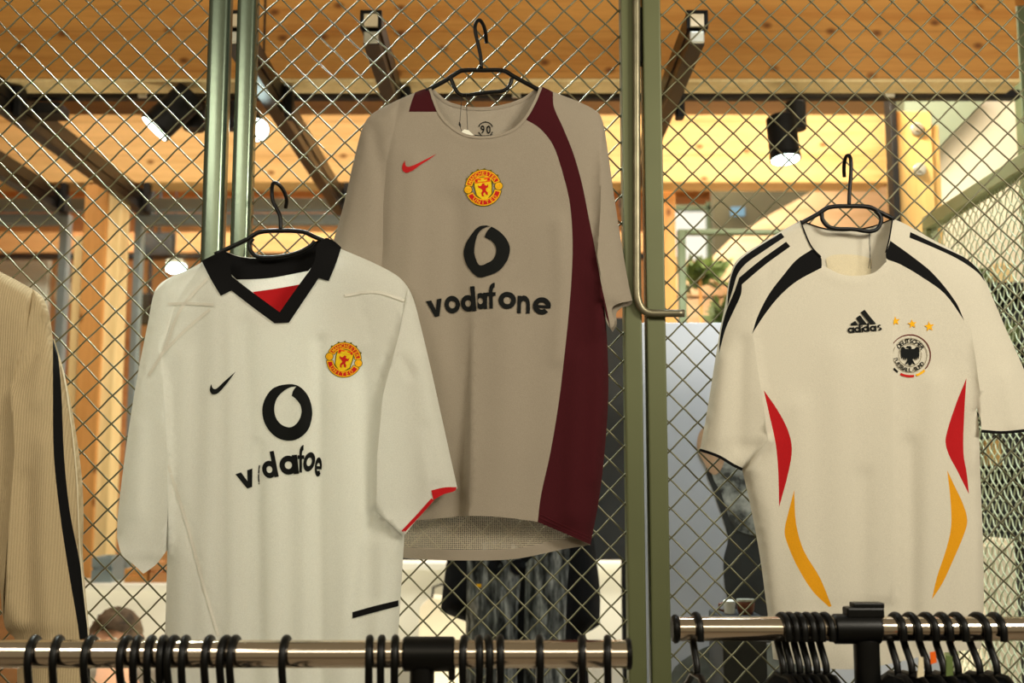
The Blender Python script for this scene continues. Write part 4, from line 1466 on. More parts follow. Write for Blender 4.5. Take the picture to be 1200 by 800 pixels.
def top_mesh(seed):
    rnd = random.Random(seed)
    lv = [(-.083, .045, .005), (-.095, .075, .006), (-.115, .12, .006), (-.15, .185, .006), (-.19, .225, .006), (-.26, .238, .006), (-.45, .235, .006), (-.70, .24, .0062)]
    n = 22
    V, Fc = [], []
    for z, a, b in lv:
        for k in range(n):
            t = 2 * PI * k / n
            V.append((a * math.cos(t), b * math.sin(t) * (1 + .25 * rnd.uniform(-1, 1)), z + .004 * rnd.uniform(-1, 1)))
    for i in range(len(lv) - 1):
        for k in range(n):
            Fc.append((i * n + k, i * n + (k + 1) % n, (i + 1) * n + (k + 1) % n, (i + 1) * n + k))
    return pyd(V, Fc)


for i, (px, mt) in enumerate(cloth):
    x = at(px, 736, 2.15).x
    o = link('hanging_top', top_mesh(i), M[mt], None, None, True)
    o.location = (x, 2.15, zr2 - 0.004)
    o.rotation_euler = (0, 0, math.radians(-90 + 10))
    side = ('left', 6 - i) if i < 6 else ('right', i - 5)
    tag(o, '%s garment on the %s hanger to the %s of the clamp joint' % ('navy' if mt == 'f_navy' else 'black', ORD[side[1]], side[0]), 'clothing', 'dark garments on the right rack')
# small swing tags showing between the garments
for k, (pts, mt, lb) in enumerate([([(1077, 769), (1082, 770), (1083, 792), (1075, 794)], 'f_seam', 'cream card swing tag between dark garments on the right rack'),
                                   ([(1109, 768), (1116, 769), (1117, 791), (1109, 792)], 'leaf', 'olive green swing tag between dark garments on the right rack'),
                                   ([(1090, 764), (1096, 763), (1098, 776), (1091, 778)], 'p_orange', 'small orange swing tag between dark garments on the right rack')]):
    o = prism('swing_tag', pts, 2.02 + k * .01, .002, M[mt])
    tag(o, lb, 'tag')

# =================================================================== timber beams
def beam(px0, px1, y_top, y_bot, Y, depth, mat, label):
    z0, z1 = at(600, y_bot, Y).z, at(600, y_top, Y).z
    x0 = at(px0, y_bot, Y).x if px0 is not None else -4.2
    x1 = at(px1, y_bot, Y).x if px1 is not None else 3.6
    o = box('timber_beam', (x0, Y, z0 + (.012 if Y < 4 else 0)), (x1, Y + depth, z1), mat, None, 0.006)
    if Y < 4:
        box('lit_underside', (x0, Y + .001, z0), (x1, Y + depth - .001, z0 + .0125), M['timber_w'], o, .002, 'pale strip painted as the lit underside of the beam')  # added pale strip: the lit beam underside is put into its colour
    return tag(o, label, 'beam'), z0, z1


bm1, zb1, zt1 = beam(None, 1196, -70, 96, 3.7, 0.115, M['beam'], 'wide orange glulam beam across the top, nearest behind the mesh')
bm2, zb2, zt2 = beam(None, 1041, 134, 214, 5.1, 0.16, M['beam2'], 'pale knotty beam lower and farther back, under the near beam')
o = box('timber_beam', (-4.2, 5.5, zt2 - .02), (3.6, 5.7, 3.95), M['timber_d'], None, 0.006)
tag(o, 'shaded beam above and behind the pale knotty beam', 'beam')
jt = box('beam_joint', (at(309, 40, 3.7).x, 3.696, zb1), (at(311, 40, 3.7).x, 3.71, zt1), M['channel'], bm1, 0)
tr = thing('lighting_track', (0, 3.84, zb1), 'black lighting track along the lower back edge of the near beam', 'lighting track')
box('track_bar', (-3.2, 3.83, zb1 - 0.010), (at(1196, 110, 3.83).x, 3.87, zb1 + 0.02), M['black_flat'], tr, 0.003)
for k in range(4):
    box('track_clip', (-2.6 + k * 1.3, 3.815, zb1 - 0.012), (-2.57 + k * 1.3, 3.83, zb1 + 0.05), M['zinc'], tr, 0.002)


def strut(px, label, Yn=3.1, Yf=5.22, mat=None, X=None, ends=True):
    X = (px - 600) / F_PX * Yn * 1.0 if X is None else X
    w = 0.028
    zT = zb1 - 0.004
    t = thing('strut_channel', (X, (Yn + Yf) / 2, zT), label, 'channel')
    bm = bmesh.new()
    h1, h2 = 0.056, 0.040
    # upper channel: C section open below, lower channel: C section open at the side
    box_bm(bm, (X - w, Yn + .012, zT - 0.006), (X + w, Yf, zT), 0.001)
    box_bm(bm, (X - w, Yn + .012, zT - h1), (X - w + .005, Yf, zT - .006), 0.001)
    box_bm(bm, (X + w - .005, Yn + .012, zT - h1), (X + w, Yf, zT - .006), 0.001)
    link('upper_profile', bm_mesh(bm), M['channel'], t)
    bm = bmesh.new()
    box_bm(bm, (X - w * .8, Yn + .02, zT - h1 - h2), (X + w * .8, Yf, zT - h1 - h2 + .006), 0.001)
    box_bm(bm, (X - w * .8, Yn + .02, zT - h1 - h2 + .006), (X - w * .8 + .006, Yf, zT - h1 + .004), 0.001)
    box_bm(bm, (X + w * .8 - .006, Yn + .02, zT - h1 - h2 + .006), (X + w * .8, Yf, zT - h1 + .004), 0.001)
    link('lower_profile', bm_mesh(bm), M['channel'], t)
    if ends:
        bm = bmesh.new()
        box_bm(bm, (X - w - .003, Yn, zT - 0.008), (X + w + .003, Yn + .02, zT), .002)
        box_bm(bm, (X - w - .003, Yn, zT - h1), (X - w + .006, Yn + .02, zT - .008), .002)
        box_bm(bm, (X + w - .006, Yn, zT - h1), (X + w + .003, Yn + .02, zT - .008), .002)
        link('end_frame', bm_mesh(bm), M['black'], t)
        box('end_plug', (X - w + .008, Yn + .004, zT - h1 + .008), (X + w - .008, Yn + .016, zT - .01), M['cream_plate'], t, .002, 'cream plug in the channel end')
        box('end_block', (X - w * .75, Yn + .008, zT - h1 - h2 + .002), (X + w * .75, Yn + .04, zT - h1 - .004), M['zinc'], t, .004, 'light metal block in the lower channel')
    for Yc in (3.74, 5.1):
        box('clamp', (X + w + .001, Yc - .02, zT - .11), (X + w + .03, Yc + .03, zT + (.03 if Yc > 5 else -.001)), M['black_flat'], t, .006)
    return t


strut(427, 'dark steel double channel ending above the grey-taupe shirt collar, left of its hanger')
strut(255, 'dark steel double channel running down right from behind the twin posts')
strut(827, 'dark steel double channel ending right of the latch rod')
strut(0, 'dark steel double channel running from the upper left corner towards the built-up post', X=-1.72)
strut(0, 'dark steel double channel crossing the left edge, lowest and farthest left', X=-2.10)


# =================================================================== track spotlights
def spotlight(c, aim, r, h, label, power, bracket_to, lens_label='lit lens'):
    c, aim = Vector(c), Vector(aim).normalized()
    t = thing('track_spotlight', tuple(c), label, 'spotlight')
    cyl('housing', c, c - aim * h, r, M['black_flat'], t, 28, None, bev=.004)
    cyl('trim_ring', c + aim * .012, c - aim * .002, r * 1.04, M['black'], t, 28)
    cyl('lens', c + aim * .0135, c + aim * .010, r * .92, M['lens'], t, 28, lens_label)
    b = c - aim * h * .6
    q = Vector(bracket_to)
    cyl('adapter', q - Vector((0, 0, .10)), q + Vector((0, 0, .0)), r * .72, M['black_flat'], t, 24, bev=.004)
    tube('swivel_arm', [b, q - Vector((0, 0, .06))], .012, M['black'], t, 8)
    l = bpy.data.lights.new('spot_lamp', 'SPOT')
    l.energy = power
    l.color = (.9, 1, .92)
    l.spot_size = math.radians(70)
    l.shadow_soft_size = .008
    o = bpy.data.objects.new('spot_lamp', l)
    COL.objects.link(o)
    o.parent = t
    o.location = aim * .024
    o.rotation_euler = aim.to_track_quat('-Z', 'Y').to_euler()
    return t


P1 = at(184, 148, 3.7)
spotlight(P1, (-.66, -.14, -.74), .055, .16, 'lit black spotlight left of the twin posts', 9, (at(222, 118, 3.78).x, 3.85, zb1 - .02))
P2 = at(300, 151, 3.7)
spotlight(P2, (.42, -.70, -.50), .042, .15, 'lit black spotlight partly behind the twin posts', 9, (at(270, 118, 3.78).x, 3.85, zb1 - .02))
P3 = at(920, 183, 3.7)
spotlight(P3, (.05, -.12, -1), .050, .14, 'lit black spotlight pointing down above the cream-white shirt', 9, (at(938, 116, 3.78).x, 3.85, zb1 - .02))
o = box('junction_box', (at(40, 120, 3.85).x, 3.83, at(40, 134, 3.85).z), (at(72, 120, 3.85).x, 3.93, zb1 - .022), M['black_flat'], None, .006)
tag(o, 'flat black junction box under the near beam, upper left', 'box')

# =================================================================== timber posts
def plank_post(name, label, cat, Y, planks):
    c = at(planks[0][0], 600, Y)
    t = thing(name, (c.x, Y, 0), label, cat)
    for x0, x1, yt, dep, off, mt in planks:
        a, b = at(x0, yt, Y + off), at(x1, yt, Y + off)
        box('plank', (a.x, Y + off, 0), (b.x, Y + off + dep, a.z), M[mt], t, .004)
    return t


plank_post('timber_post', 'built-up timber post of pale and orange planks behind the mesh at left', 'post', 4.9,
           [(100, 126.5, 216, .12, 0, 'timber_o'), (87, 99.5, 276, .12, .02, 'timber_w'), (127, 143, 222, .12, .02, 'timber_w')])
pr = plank_post('timber_post', 'pale timber post with two large bolts, right of the cream-white shirt hanger', 'post', 4.2,
                [(1050, 1091, 130, .14, 0, 'timber'), (1091.5, 1100, 146, .12, .02, 'timber')])
for (bx, by) in ((1074, 152), (1077, 199)):
    c = at(bx, by, 4.2)
    hb = cyl('bolt_washer', (c.x, 4.2, c.z), (c.x, 4.186, c.z), .025, M['zinc'], pr, 28, bev=.003)
    cyl('bolt_head', (c.x, 4.187, c.z), (c.x, 4.168, c.z), .015, M['zinc'], hb, 6)
o = box('steel_upright', (at(1042, 100, 4.15).x, 4.15, 0), (at(1049.5, 100, 4.15).x, 4.22, at(1042, 100, 4.15).z + .1), M['black_flat'], None, .003)
tag(o, 'thin black steel upright beside the bolted timber post', 'post')
o = box('corner_post', (at(1196.5, 100, 3.9).x, 3.9, 0), (at(1226, 100, 3.9).x, 3.96, 3.4), M['panel_green'], None, .004)
tag(o, 'dark green steel post at the right end of the near beam', 'post')
plank_post('timber_post', 'narrow orange timber post just right of the latch rod', 'post', 5.3, [(776, 791, 222, .12, 0, 'timber_o')])

# =================================================================== steel glazed screens at left
gs = thing('glazed_screen', (at(60, 600, 5.4).x - .5, 5.4, 0), 'blue-grey steel framed glass screen left of the timber post', 'glazing')
xa, xb, xc = at(-260, 600, 5.4).x, at(53, 600, 5.4).x, at(63, 600, 5.4).x
zt_ = at(60, 250, 5.4).z
zl_ = at(60, 262, 5.4).z
box('frame_upright', (xb, 5.4, 0), (xc, 5.46, zt_), M['grey_steel'], gs)
box('frame_upright', (xa, 5.4, 0), (xa + .04, 5.46, zt_), M['grey_steel'], gs)
box('frame_head', (xa + .04, 5.4, zl_), (xb, 5.46, zt_), M['grey_steel'], gs)
box('pane', (xa + .04, 5.425, 0.02), (xb, 5.431, zl_), M['glass'], gs, 0)
gs = thing('glazed_screen', (at(250, 600, 5.4).x, 5.4, 0), 'blue-grey steel framed glass screen right of the timber post, behind the white shirt', 'glazing')
xa, xb = at(143.5, 600, 5.4).x, at(152, 600, 5.4).x
xd = at(480, 600, 5.4).x
box('frame_upright', (xa, 5.4, 0), (xb, 5.46, zt_), M['grey_steel'], gs)
box('frame_upright', (xd, 5.4, 0), (xd + .04, 5.46, zt_), M['grey_steel'], gs)
box('frame_head', (xb, 5.4, zl_), (xd, 5.46, zt_), M['grey_steel'], gs)
box('pane', (xb, 5.425, 0.02), (xd, 5.431, zl_), M['glass'], gs, 0)
o = box('steel_header', (-4.2, 5.34, at(60, 246, 5.34).z), (at(480, 240, 5.34).x, 5.39, at(60, 232, 5.34).z), M['grey_steel'], None, .003)
tag(o, 'long blue-grey steel header above the glazed screens', 'beam')

# =================================================================== hall far behind
o = box('timber_beam', (-4.2, 7.0, at(60, 296, 7).z), (3.6, 7.25, at(60, 272, 7).z), M['wallwood'], None, .006)
tag(o, 'far orange beam seen through the glazed screens', 'beam')
o = box('lighting_track', (-4.2, 7.02, at(60, 301, 7).z), (3.6, 7.1, at(60, 296.5, 7).z), M['black_flat'], None, .002)
tag(o, 'black track under the far orange beam', 'lighting track')
wpn = pbox('wall_panel', -120, 303, 57, 520, 7.4, .06, M['white'])
tag(wpn, 'off-white wall panel behind the left glazed screen', 'panel')
o = pbox('wall_panel', 64, 312, 92, 352, 7.4, .06, M['f_seam'])
tag(o, 'small pinkish-white wall panel left of the built-up timber post', 'panel')


def tv(x0, y0, x1, y1, Y, label):
    a, b = at(x0, y1, Y), at(x1, y0, Y)
    t = thing('monitor', ((a.x + b.x) / 2, Y, a.z), label, 'monitor')
    pbox('casing', x0, y0, x1, y1, Y, .05, M['black_flat'], t, .006)
    cyl('hanging_pole', ((a.x + b.x) / 2, Y + .03, b.z - .02), ((a.x + b.x) / 2, Y + .03, 4.0), .012, M['black_flat'], t, 10)
    pbox('screen_glass', x0 + 2, y0 + 2, x1 - 2, y1 - 2, Y - .004, .006, M['channel'], t, .001)
    return t


tv(164, 272, 204, 300, 6.6, 'dark monitor hanging behind the right glazed screen')
tv(163, 343, 182, 380, 6.6, 'small dark monitor beside the white shirt sleeve')
t = thing('pendant_lamp', tuple(at(204, 312, 6.5)), 'small lit rectangular lamp left of the white shirt collar', 'lamp')
pbox('shade', 194, 304, 214, 308, 6.5, .12, M['zinc'], t, .004)
pbox('diffuser', 195, 308.2, 213, 317, 6.52, .09, M['lens'], t, .002, 'lit diffuser')
c = at(204, 304, 6.56)
cyl('cord', (c.x, 6.56, c.z), (c.x, 6.56, 4.0), .004, M['black_flat'], t, 8)
# right side view under the pale beam
wn = thing('hall_window', tuple(at(812, 330, 6.75)), 'bright window behind the mesh right of the latch rod', 'window')
pbox('pane', 792, 246, 834, 330, 6.78, .02, M['win'], wn, .002)
pbox('frame_bar', 830, 236, 838, 330, 6.72, .05, M['panel_green'], wn)
pbox('frame_bar', 790, 240, 838, 246, 6.72, .05, M['panel_green'], wn)
o = pbox('partition_wall', 838, 216, 985, 345, 6.6, .08, M['olive'])
tag(o, 'dark olive partition wall under the pale beam', 'wall')
o = pbox('small_screen', 857, 242, 873, 252, 6.55, .03, M['screen'])
tag(o, 'small blue lit screen on the dark olive partition', 'screen')
o = prism('stair_stringer', [(962, 219), (905, 250), (858, 278), (836, 300), (836, 330), (1040, 330), (1040, 219)], 5.7, .12, M['timber_t'])
tag(o, 'broad pale diagonal stair side left of the cream-white shirt collar', 'stair')
gf = thing('guard_frame', tuple(at(800, 500, 4.7)), 'dark green steel guard frame right of the latch rod', 'frame')
box('post', (at(797, 400, 4.7).x, 4.7, 0), (at(806, 400, 4.7).x, 4.74, at(800, 268, 4.7).z), M['panel_green'], gf)
box('top_bar', (at(806, 400, 4.7).x, 4.7, at(800, 274, 4.7).z), (at(930, 400, 4.7).x, 4.74, at(800, 268, 4.7).z), M['panel_green'], gf)
cl = thing('plank_screen', tuple(at(870, 500, 6.0)), 'screen of wide tan planks with dark joints behind the latch rod', 'screen')
for y0, y1 in ((305, 347), (350, 392), (395, 440), (443, 490)):
    pbox('plank', 780, y0, 960, y1, 6.0, .05, M['timber_t'], cl, .006)
pbox('backing', 780, 305, 960, 900, 6.06, .03, M['black_flat'], cl, .002)


def bush(px, py, Y, rx, rz, n, label, seed):
    rnd = random.Random(seed)
    c = at(px, py, Y)
    t = thing('potted_plant', (c.x, Y, 0), label, 'plant')
    V, Fc = [], []
    for _ in range(n):
        a, b_ = rnd.uniform(0, 2 * PI), rnd.uniform(-1, 1)
        rr = rnd.random() ** .4
        p = Vector((c.x + rx * rr * math.cos(a), Y + rx * rr * math.sin(a) * .6, c.z + rz * rr * b_))
        d1 = Vector((rnd.uniform(-1, 1), rnd.uniform(-1, 1), rnd.uniform(-.4, 1))).normalized()
        d2 = d1.orthogonal().normalized()
        L_, w = rnd.uniform(.07, .12), rnd.uniform(.02, .035)
        k = len(V)
        V += [p, p + d1 * L_ * .5 + d2 * w, p + d1 * L_, p + d1 * L_ * .5 - d2 * w]
        Fc.append((k, k + 1, k + 2, k + 3))
    f = link('foliage', pyd(V, Fc), M['leaf'], t)
    f['kind'] = 'stuff'
    tube('stem', [(c.x, Y, .3), (c.x + .02, Y, c.z * .6), (c.x, Y, c.z)], [.02, .016, .008], M['timber_o'], t, 8)
    cyl('pot', (c.x, Y, 0), (c.x, Y, .32), .12, M['channel'], t, 24, r2=.16)
    return t


bush(862, 374, 5.2, .10, .055, 170, 'green leafy potted plant left of the cream-white shirt sleeve', 3)
bush(820, 322, 5.6, .09, .03, 90, 'leafy potted plant under the bright window', 4)

# white wall, soffit and shelving right of the bolted post
o = pbox('partition_wall', 1096, 112, 1330, 430, 4.9, .1, M['cream'])
tag(o, 'cream wall right of the bolted timber post', 'wall')
o = prism('soffit_panel', [(1060, 104), (1168, 104), (1094, 180), (1060, 190)], 4.75, .12, M['soffit'])
tag(o, 'sloping grey-green soffit panel above the bolted timber post', 'panel')
sh = thing('storage_shelf', (at(1200, 600, 4.45).x, 4.6, 0), 'dark shelving behind the side screen at the right edge', 'shelf')
sx0, sx1 = at(1104, 500, 4.45).x, at(1330, 500, 4.45).x
zs = at(1200, 330, 4.45).z
box('back_board', (sx0, 4.75, 0), (sx1, 4.78, zs + .02), M['dark'], sh)
for x in (sx0, sx1 - .03):
    box('side_board', (x, 4.45, 0), (x + .03, 4.75, zs), M['black_flat'], sh)
for py in (330, 400, 470, 545, 630):
    z = at(1200, py, 4.45).z
    box('shelf_board', (sx0 + .03, 4.45, z - .02), (sx1 - .03, 4.75, z), M['channel'], sh)
items = [(1120, 24, 330, 'timber_o', 'brown box'), (1150, 20, 330, 'leaf', 'green box'), (1178, 26, 330, 'timber_w', 'pale box'), (1132, 20, 400, 'cream_plate', 'cream box'), (1160, 16, 400, 'timber_o', 'orange-brown box'),
         (1185, 24, 400, 'leaf', 'dark green box'), (1130, 26, 470, 'leaf', 'olive box'), (1178, 24, 470, 'cream_plate', 'off-white box'), (1164, 30, 545, 'timber', 'tan box')]
lev = {330: 'top', 400: 'second', 470: 'third', 545: 'fourth'}
for px, h, py, mt, lb in items:
    a, b = at(px - 9, py, 4.51), at(px + 9, py - h, 4.51)
    z = at(1200, py, 4.45).z
    t = thing('storage_box', ((a.x + b.x) / 2, 4.58, z), 'small %s on the %s shelf of the dark shelving' % (lb, lev[py]), 'box', 'boxes on the dark shelving')
    hh = h * 4.45 / F_PX
    box('carton', (a.x, 4.51, z), (b.x, 4.65, z + hh * .8), M[mt], t, .003)
    box('lid', (a.x - .004, 4.506, z + hh * .8), (b.x + .004, 4.654, z + hh), M[mt], t, .003)
cb = thing('cabinet', (at(1170, 700, 3.85).x, 3.9, 0), 'cream cabinet standing behind the side screen, right edge', 'cabinet')
a, b = at(1148, 632, 3.8), at(1191, 632, 3.8)
box('carcass', (a.x, 3.82, 0), (b.x, 4.05, a.z), M['cream'], cb, .004)
box('door', (a.x + .006, 3.80, .06), (b.x - .006, 3.82, a.z - .02), M['cream'], cb, .003)

# =================================================================== display board, jacket, white counters in the middle
db_ = thing('display_board', (at(590, 500, 3.9).x, 3.9, 0), 'tall dark grey display board behind the grey-taupe shirt', 'board')
pbox('board', 395, 372, 737, 656, 3.9, .03, M['dark'], db_)
for px in (400, 733):
    x = at(px, 600, 3.9).x
    box('leg', (x - .015, 3.9, 0), (x + .015, 3.93, at(600, 655, 3.9).z), M['black_flat'], db_)
wc = thing('white_counter', (at(560, 700, 4.7).x, 4.7, 0), 'bright white counter behind the hanging dark jacket', 'counter')
pbox('front', 395, 668, 742, 900, 4.7, .04, M['white'], wc)
a, b = at(395, 668, 4.68), at(742, 660, 4.68)
box('top', (a.x, 4.66, a.z), (b.x, 5.1, a.z + .03), M['white'], wc)
lamp('counter_fill', 'AREA', (0.0, 4.2, 2.6), (0.0, 4.75, 1.2), 16, (1, .97, .88), (1.6, .2))  # added area light without a fixture, brightens the white counter

YJ = 3.78
jl = [(543, 560, 1), (534, 600), (526, 640), (519, 690), (516, 716, 1), (530, 722), (546, 728, 1), (545, 790), (546, 872, 1), (620, 880), (690, 872, 1), (690, 800), (686, 742, 1), (694, 738), (703, 732, 1), (703, 690), (697, 640), (690, 590), (684, 560, 1), (660, 545), (640, 535, 1), (614, 545), (590, 535, 1), (566, 545)]
out = cr(jl, 4)


def dj(P):
    z = profile(np.asarray(P, float), [np.vstack([out, out[:1]])], .05, 30)
    z += ridge(P, [(560, 600), (556, 800)], .012, 8) + ridge(P, [(612, 560), (608, 860)], -.02, 7) + ridge(P, [(668, 600), (672, 840)], -.015, 8) + ridge(P, [(585, 640), (590, 840)], .008, 5) + ridge(P, [(640, 640), (636, 840)], .01, 6)
    return z


jk = thing('hooded_jacket', tuple(at(615, 540, YJ)), 'dark jacket with washed grey front hanging low behind the mesh, under the grey-taupe shirt', 'jacket')
wash = cr([(548, 640, 1), (575, 634), (606, 640), (611, 660, 1), (606, 760), (606, 874, 1), (548, 872, 1), (546, 760)], 4)
wash2 = cr([(616, 660, 1), (640, 640), (668, 640, 1), (664, 700), (662, 780), (664, 872, 1), (614, 874, 1), (614, 760)], 4)
panels(out, dj, YJ, 7, [(wash, 'front_panel', M['f_wash'], 'washed grey front panel'), (wash2, 'front_panel', M['f_wash'], 'washed grey front panel')], ('body', M['f_dark']), jk)
panels(out, lambda P: -profile(np.asarray(P, float), [np.vstack([out, out[:1]])], .02, 30), YJ, 16, [], ('back_panel', M['f_dark']), jk)
for px, py in ((581, 664), (607, 664)):
    c = at(px, py, YJ - .055)
    decal('eyelet', disc(px, py, 9.5, 18), dj, YJ, .004, M['f_dark'], jk)
decal('small_label', fillp([(558, 684), (564, 684), (564, 688), (558, 688)], 2), dj, YJ, .005, M['p_yellow'], jk, 'tiny yellow label')
bgp = thing('paper_bag', tuple(at(515, 800, 4.4)), 'cream paper bag beside the hanging dark jacket', 'bag')
prism('bag_body', [(492, 712), (505, 701), (528, 703), (546, 722), (548, 830), (488, 830)], 4.4, .16, M['cream'], bgp)
tube('bag_handle', [at(506, 702, 4.42), at(508, 688, 4.42), at(518, 684, 4.42), at(527, 690, 4.42), at(528, 704, 4.42)], .005, M['channel'], bgp, 8)
zz = at(515, 830, 4.4).z
o = box('bag_stand', (at(480, 830, 4.36).x, 4.34, 0), (at(556, 830, 4.36).x, 4.6, zz), M['dark'], None, .004)
tag(o, 'low dark stand under the cream paper bag', 'stand')

# =================================================================== grey poster board at right
YP = 3.25
tP = NT('poster_grey')
vP = tP.obj_coord()
nP = tP.noise(vP, 1.6, 3)
M['ph_bg'] = tP.done(tP.bsdf(tP.ramp(nP, [(.3, rgb(186, 190, 196)), (.7, rgb(214, 218, 224))]), .5).outputs[0])
M['ph_dark'] = m_plain('poster_dark', rgb(50, 52, 50), .5, 0, .35, 9)
tP = NT('poster_lace')
vP = tP.obj_coord()
nP = tP.noise(vP, 16, 5, .6)
M['ph_lace'] = tP.done(tP.bsdf(tP.ramp(nP, [(.4, rgb(60, 62, 58)), (.52, rgb(150, 152, 142)), (.66, rgb(196, 196, 184))]), .5).outputs[0])
M['ph_skin'] = m_plain('poster_skin', rgb(196, 158, 122), .5, 0, .2, 20)
M['ph_rock'] = m_plain('poster_rock', rgb(104, 108, 100), .5, 0, .5, 16)
pb = thing('poster_board', (at(900, 600, YP).x, YP, 0), 'large grey photographic poster board behind the cream-white shirt', 'poster')
z0p = .06
a, b = at(738, 378, YP), at(1088, 378, YP)
box('board', (a.x, YP, z0p), (b.x, YP + .02, a.z), M['ph_bg'], pb, .002)
for x in (a.x + .1, b.x - .1):
    box('foot', (x - .02, YP - .12, 0), (x + .02, YP + .16, z0p), M['black_flat'], pb, .004)


def flat(name, pts, mt, lvl):
    V, Fc = fillp(cr(pts, 4), 14)
    W = atv(V, [YP - lvl] * len(V))
    return link(name, pyd(W, Fc), M[mt], pb)


flat('poster_figure', [(828, 545), (836, 575), (848, 610), (853, 632), (848, 655), (850, 690), (858, 725), (846, 742), (880, 752), (960, 750), (1040, 740), (1050, 600), (1010, 520), (940, 500), (860, 520)], 'ph_dark', .0015)
flat('poster_figure', [(836, 548), (846, 580), (856, 610), (866, 622), (892, 626), (930, 600), (920, 545), (880, 536)], 'ph_lace', .0025)
flat('poster_figure', [(820, 506), (832, 496), (848, 505), (850, 530), (846, 548), (836, 556), (824, 540), (817, 525)], 'ph_skin', .003)
flat('poster_figure', [(786, 790), (815, 764), (850, 752), (900, 755), (940, 775), (950, 850), (786, 850)], 'ph_rock', .002)
pl = box('display_plinth', (at(842, 724, 2.95).x, 2.9, 0), (at(893, 724, 2.95).x, 3.1, at(860, 721, 2.95).z), M['ph_dark'], None, .004)
tag(pl, 'dark grey display plinth under the brown cup, behind the right rail', 'plinth')
cz = at(860, 721, 2.95).z
cp = thing('glazed_cup', (at(874, 721, 2.98).x, 2.98, cz), 'brown glazed cup on the dark plinth behind the right rail', 'cup')
cxx = at(874, 721, 2.98).x
V, Fc = tube_geo([(cxx, 2.98, cz), (cxx, 2.98, cz + .012), (cxx, 2.98, cz + .028), (cxx, 2.98, cz + .034), (cxx, 2.98, cz + .030)], [.018, .022, .023, .022, .019], 24)
link('cup_body', pyd(V, Fc), M['cup'], cp, None, True)
cyl('rim', (cxx, 2.98, cz + .033), (cxx, 2.98, cz + .038), .023, M['zinc'], cp, 24)
cp = thing('white_mug', (at(855, 721, 2.98).x, 2.98, cz), 'small white mug left of the brown glazed cup', 'cup')
cxx = at(855, 721, 2.98).x
cyl('mug_body', (cxx, 2.98, cz), (cxx, 2.98, cz + .036), .014, M['white'], cp, 24, r2=.016, bev=.003)
tube('handle', [(cxx - .014, 2.98, cz + .028), (cxx - .026, 2.98, cz + .026), (cxx - .027, 2.98, cz + .012), (cxx - .014, 2.98, cz + .008)], .003, M['cup'], cp, 8)

# =================================================================== counter, crates and seated person at left
wc = thing('white_counter', (at(150, 700, 4.6).x, 4.6, 0), 'white counter behind the seated person, left of the white shirt', 'counter')
pbox('front', 20, 692, 215, 1000, 4.60, .03, M['white'], wc)
a, b = at(20, 692, 4.58), at(215, 690, 4.58)
box('top', (a.x, 4.57, a.z), (b.x, 4.86, a.z + .025), M['white'], wc)
zc_ = a.z + .025
for px, w, h, mt, lb in ((118, 24, 30, 'grey_steel', 'grey crate on the left white counter'), (158, 26, 16, 'timber_o', 'low brown wooden crate on the left white counter'), (186, 22, 24, 'wallwood', 'tan wooden crate on the left white counter, beside the shirt')):
    xm = at(px, 690, 4.66).x
    k = 4.66 / F_PX
    t = thing('crate', (xm, 4.72, zc_), lb, 'crate')
    x0, x1 = xm - w * k / 2, xm + w * k / 2
    for q in range(2):
        box('slat', (x0, 4.66, zc_ + h * k * (.06 + .5 * q)), (x1, 4.672, zc_ + h * k * (.46 + .5 * q)), M[mt], t, .002)
        box('slat', (x0, 4.80, zc_ + h * k * (.06 + .5 * q)), (x1, 4.812, zc_ + h * k * (.46 + .5 * q)), M[mt], t, .002)
        box('end_board', ((x0 + .001, x1 - .013)[q], 4.672, zc_), ((x0 + .013, x1 - .001)[q], 4.80, zc_ + h * k * .96), M[mt], t, .002)
    box('bottom', (x0, 4.66, zc_), (x1, 4.812, zc_ + .008), M[mt], t, .001)


def skin_mesh(nodes, edges, levels=2):
    me = bpy.data.meshes.new('skin')
    me.from_pydata([n[0] for n in nodes], edges, [])
    o = bpy.data.objects.new('skin', me)
    COL.objects.link(o)
    sk = o.modifiers.new('skin', 'SKIN')
    sk.use_smooth_shade = True
    for i, n in enumerate(nodes):
        r = n[1]
        o.data.skin_vertices[0].data[i].radius = r if hasattr(r, '__len__') else (r, r)
    o.data.skin_vertices[0].data[0].use_root = True
    ss = o.modifiers.new('sub', 'SUBSURF')
    ss.levels = ss.render_levels = levels
    dg = bpy.context.evaluated_depsgraph_get()
    dg.update()
    r = bpy.data.meshes.new_from_object(o.evaluated_get(dg))
    bpy.data.objects.remove(o)
    r.polygons.foreach_set('use_smooth', [True] * len(r.polygons))
    return r


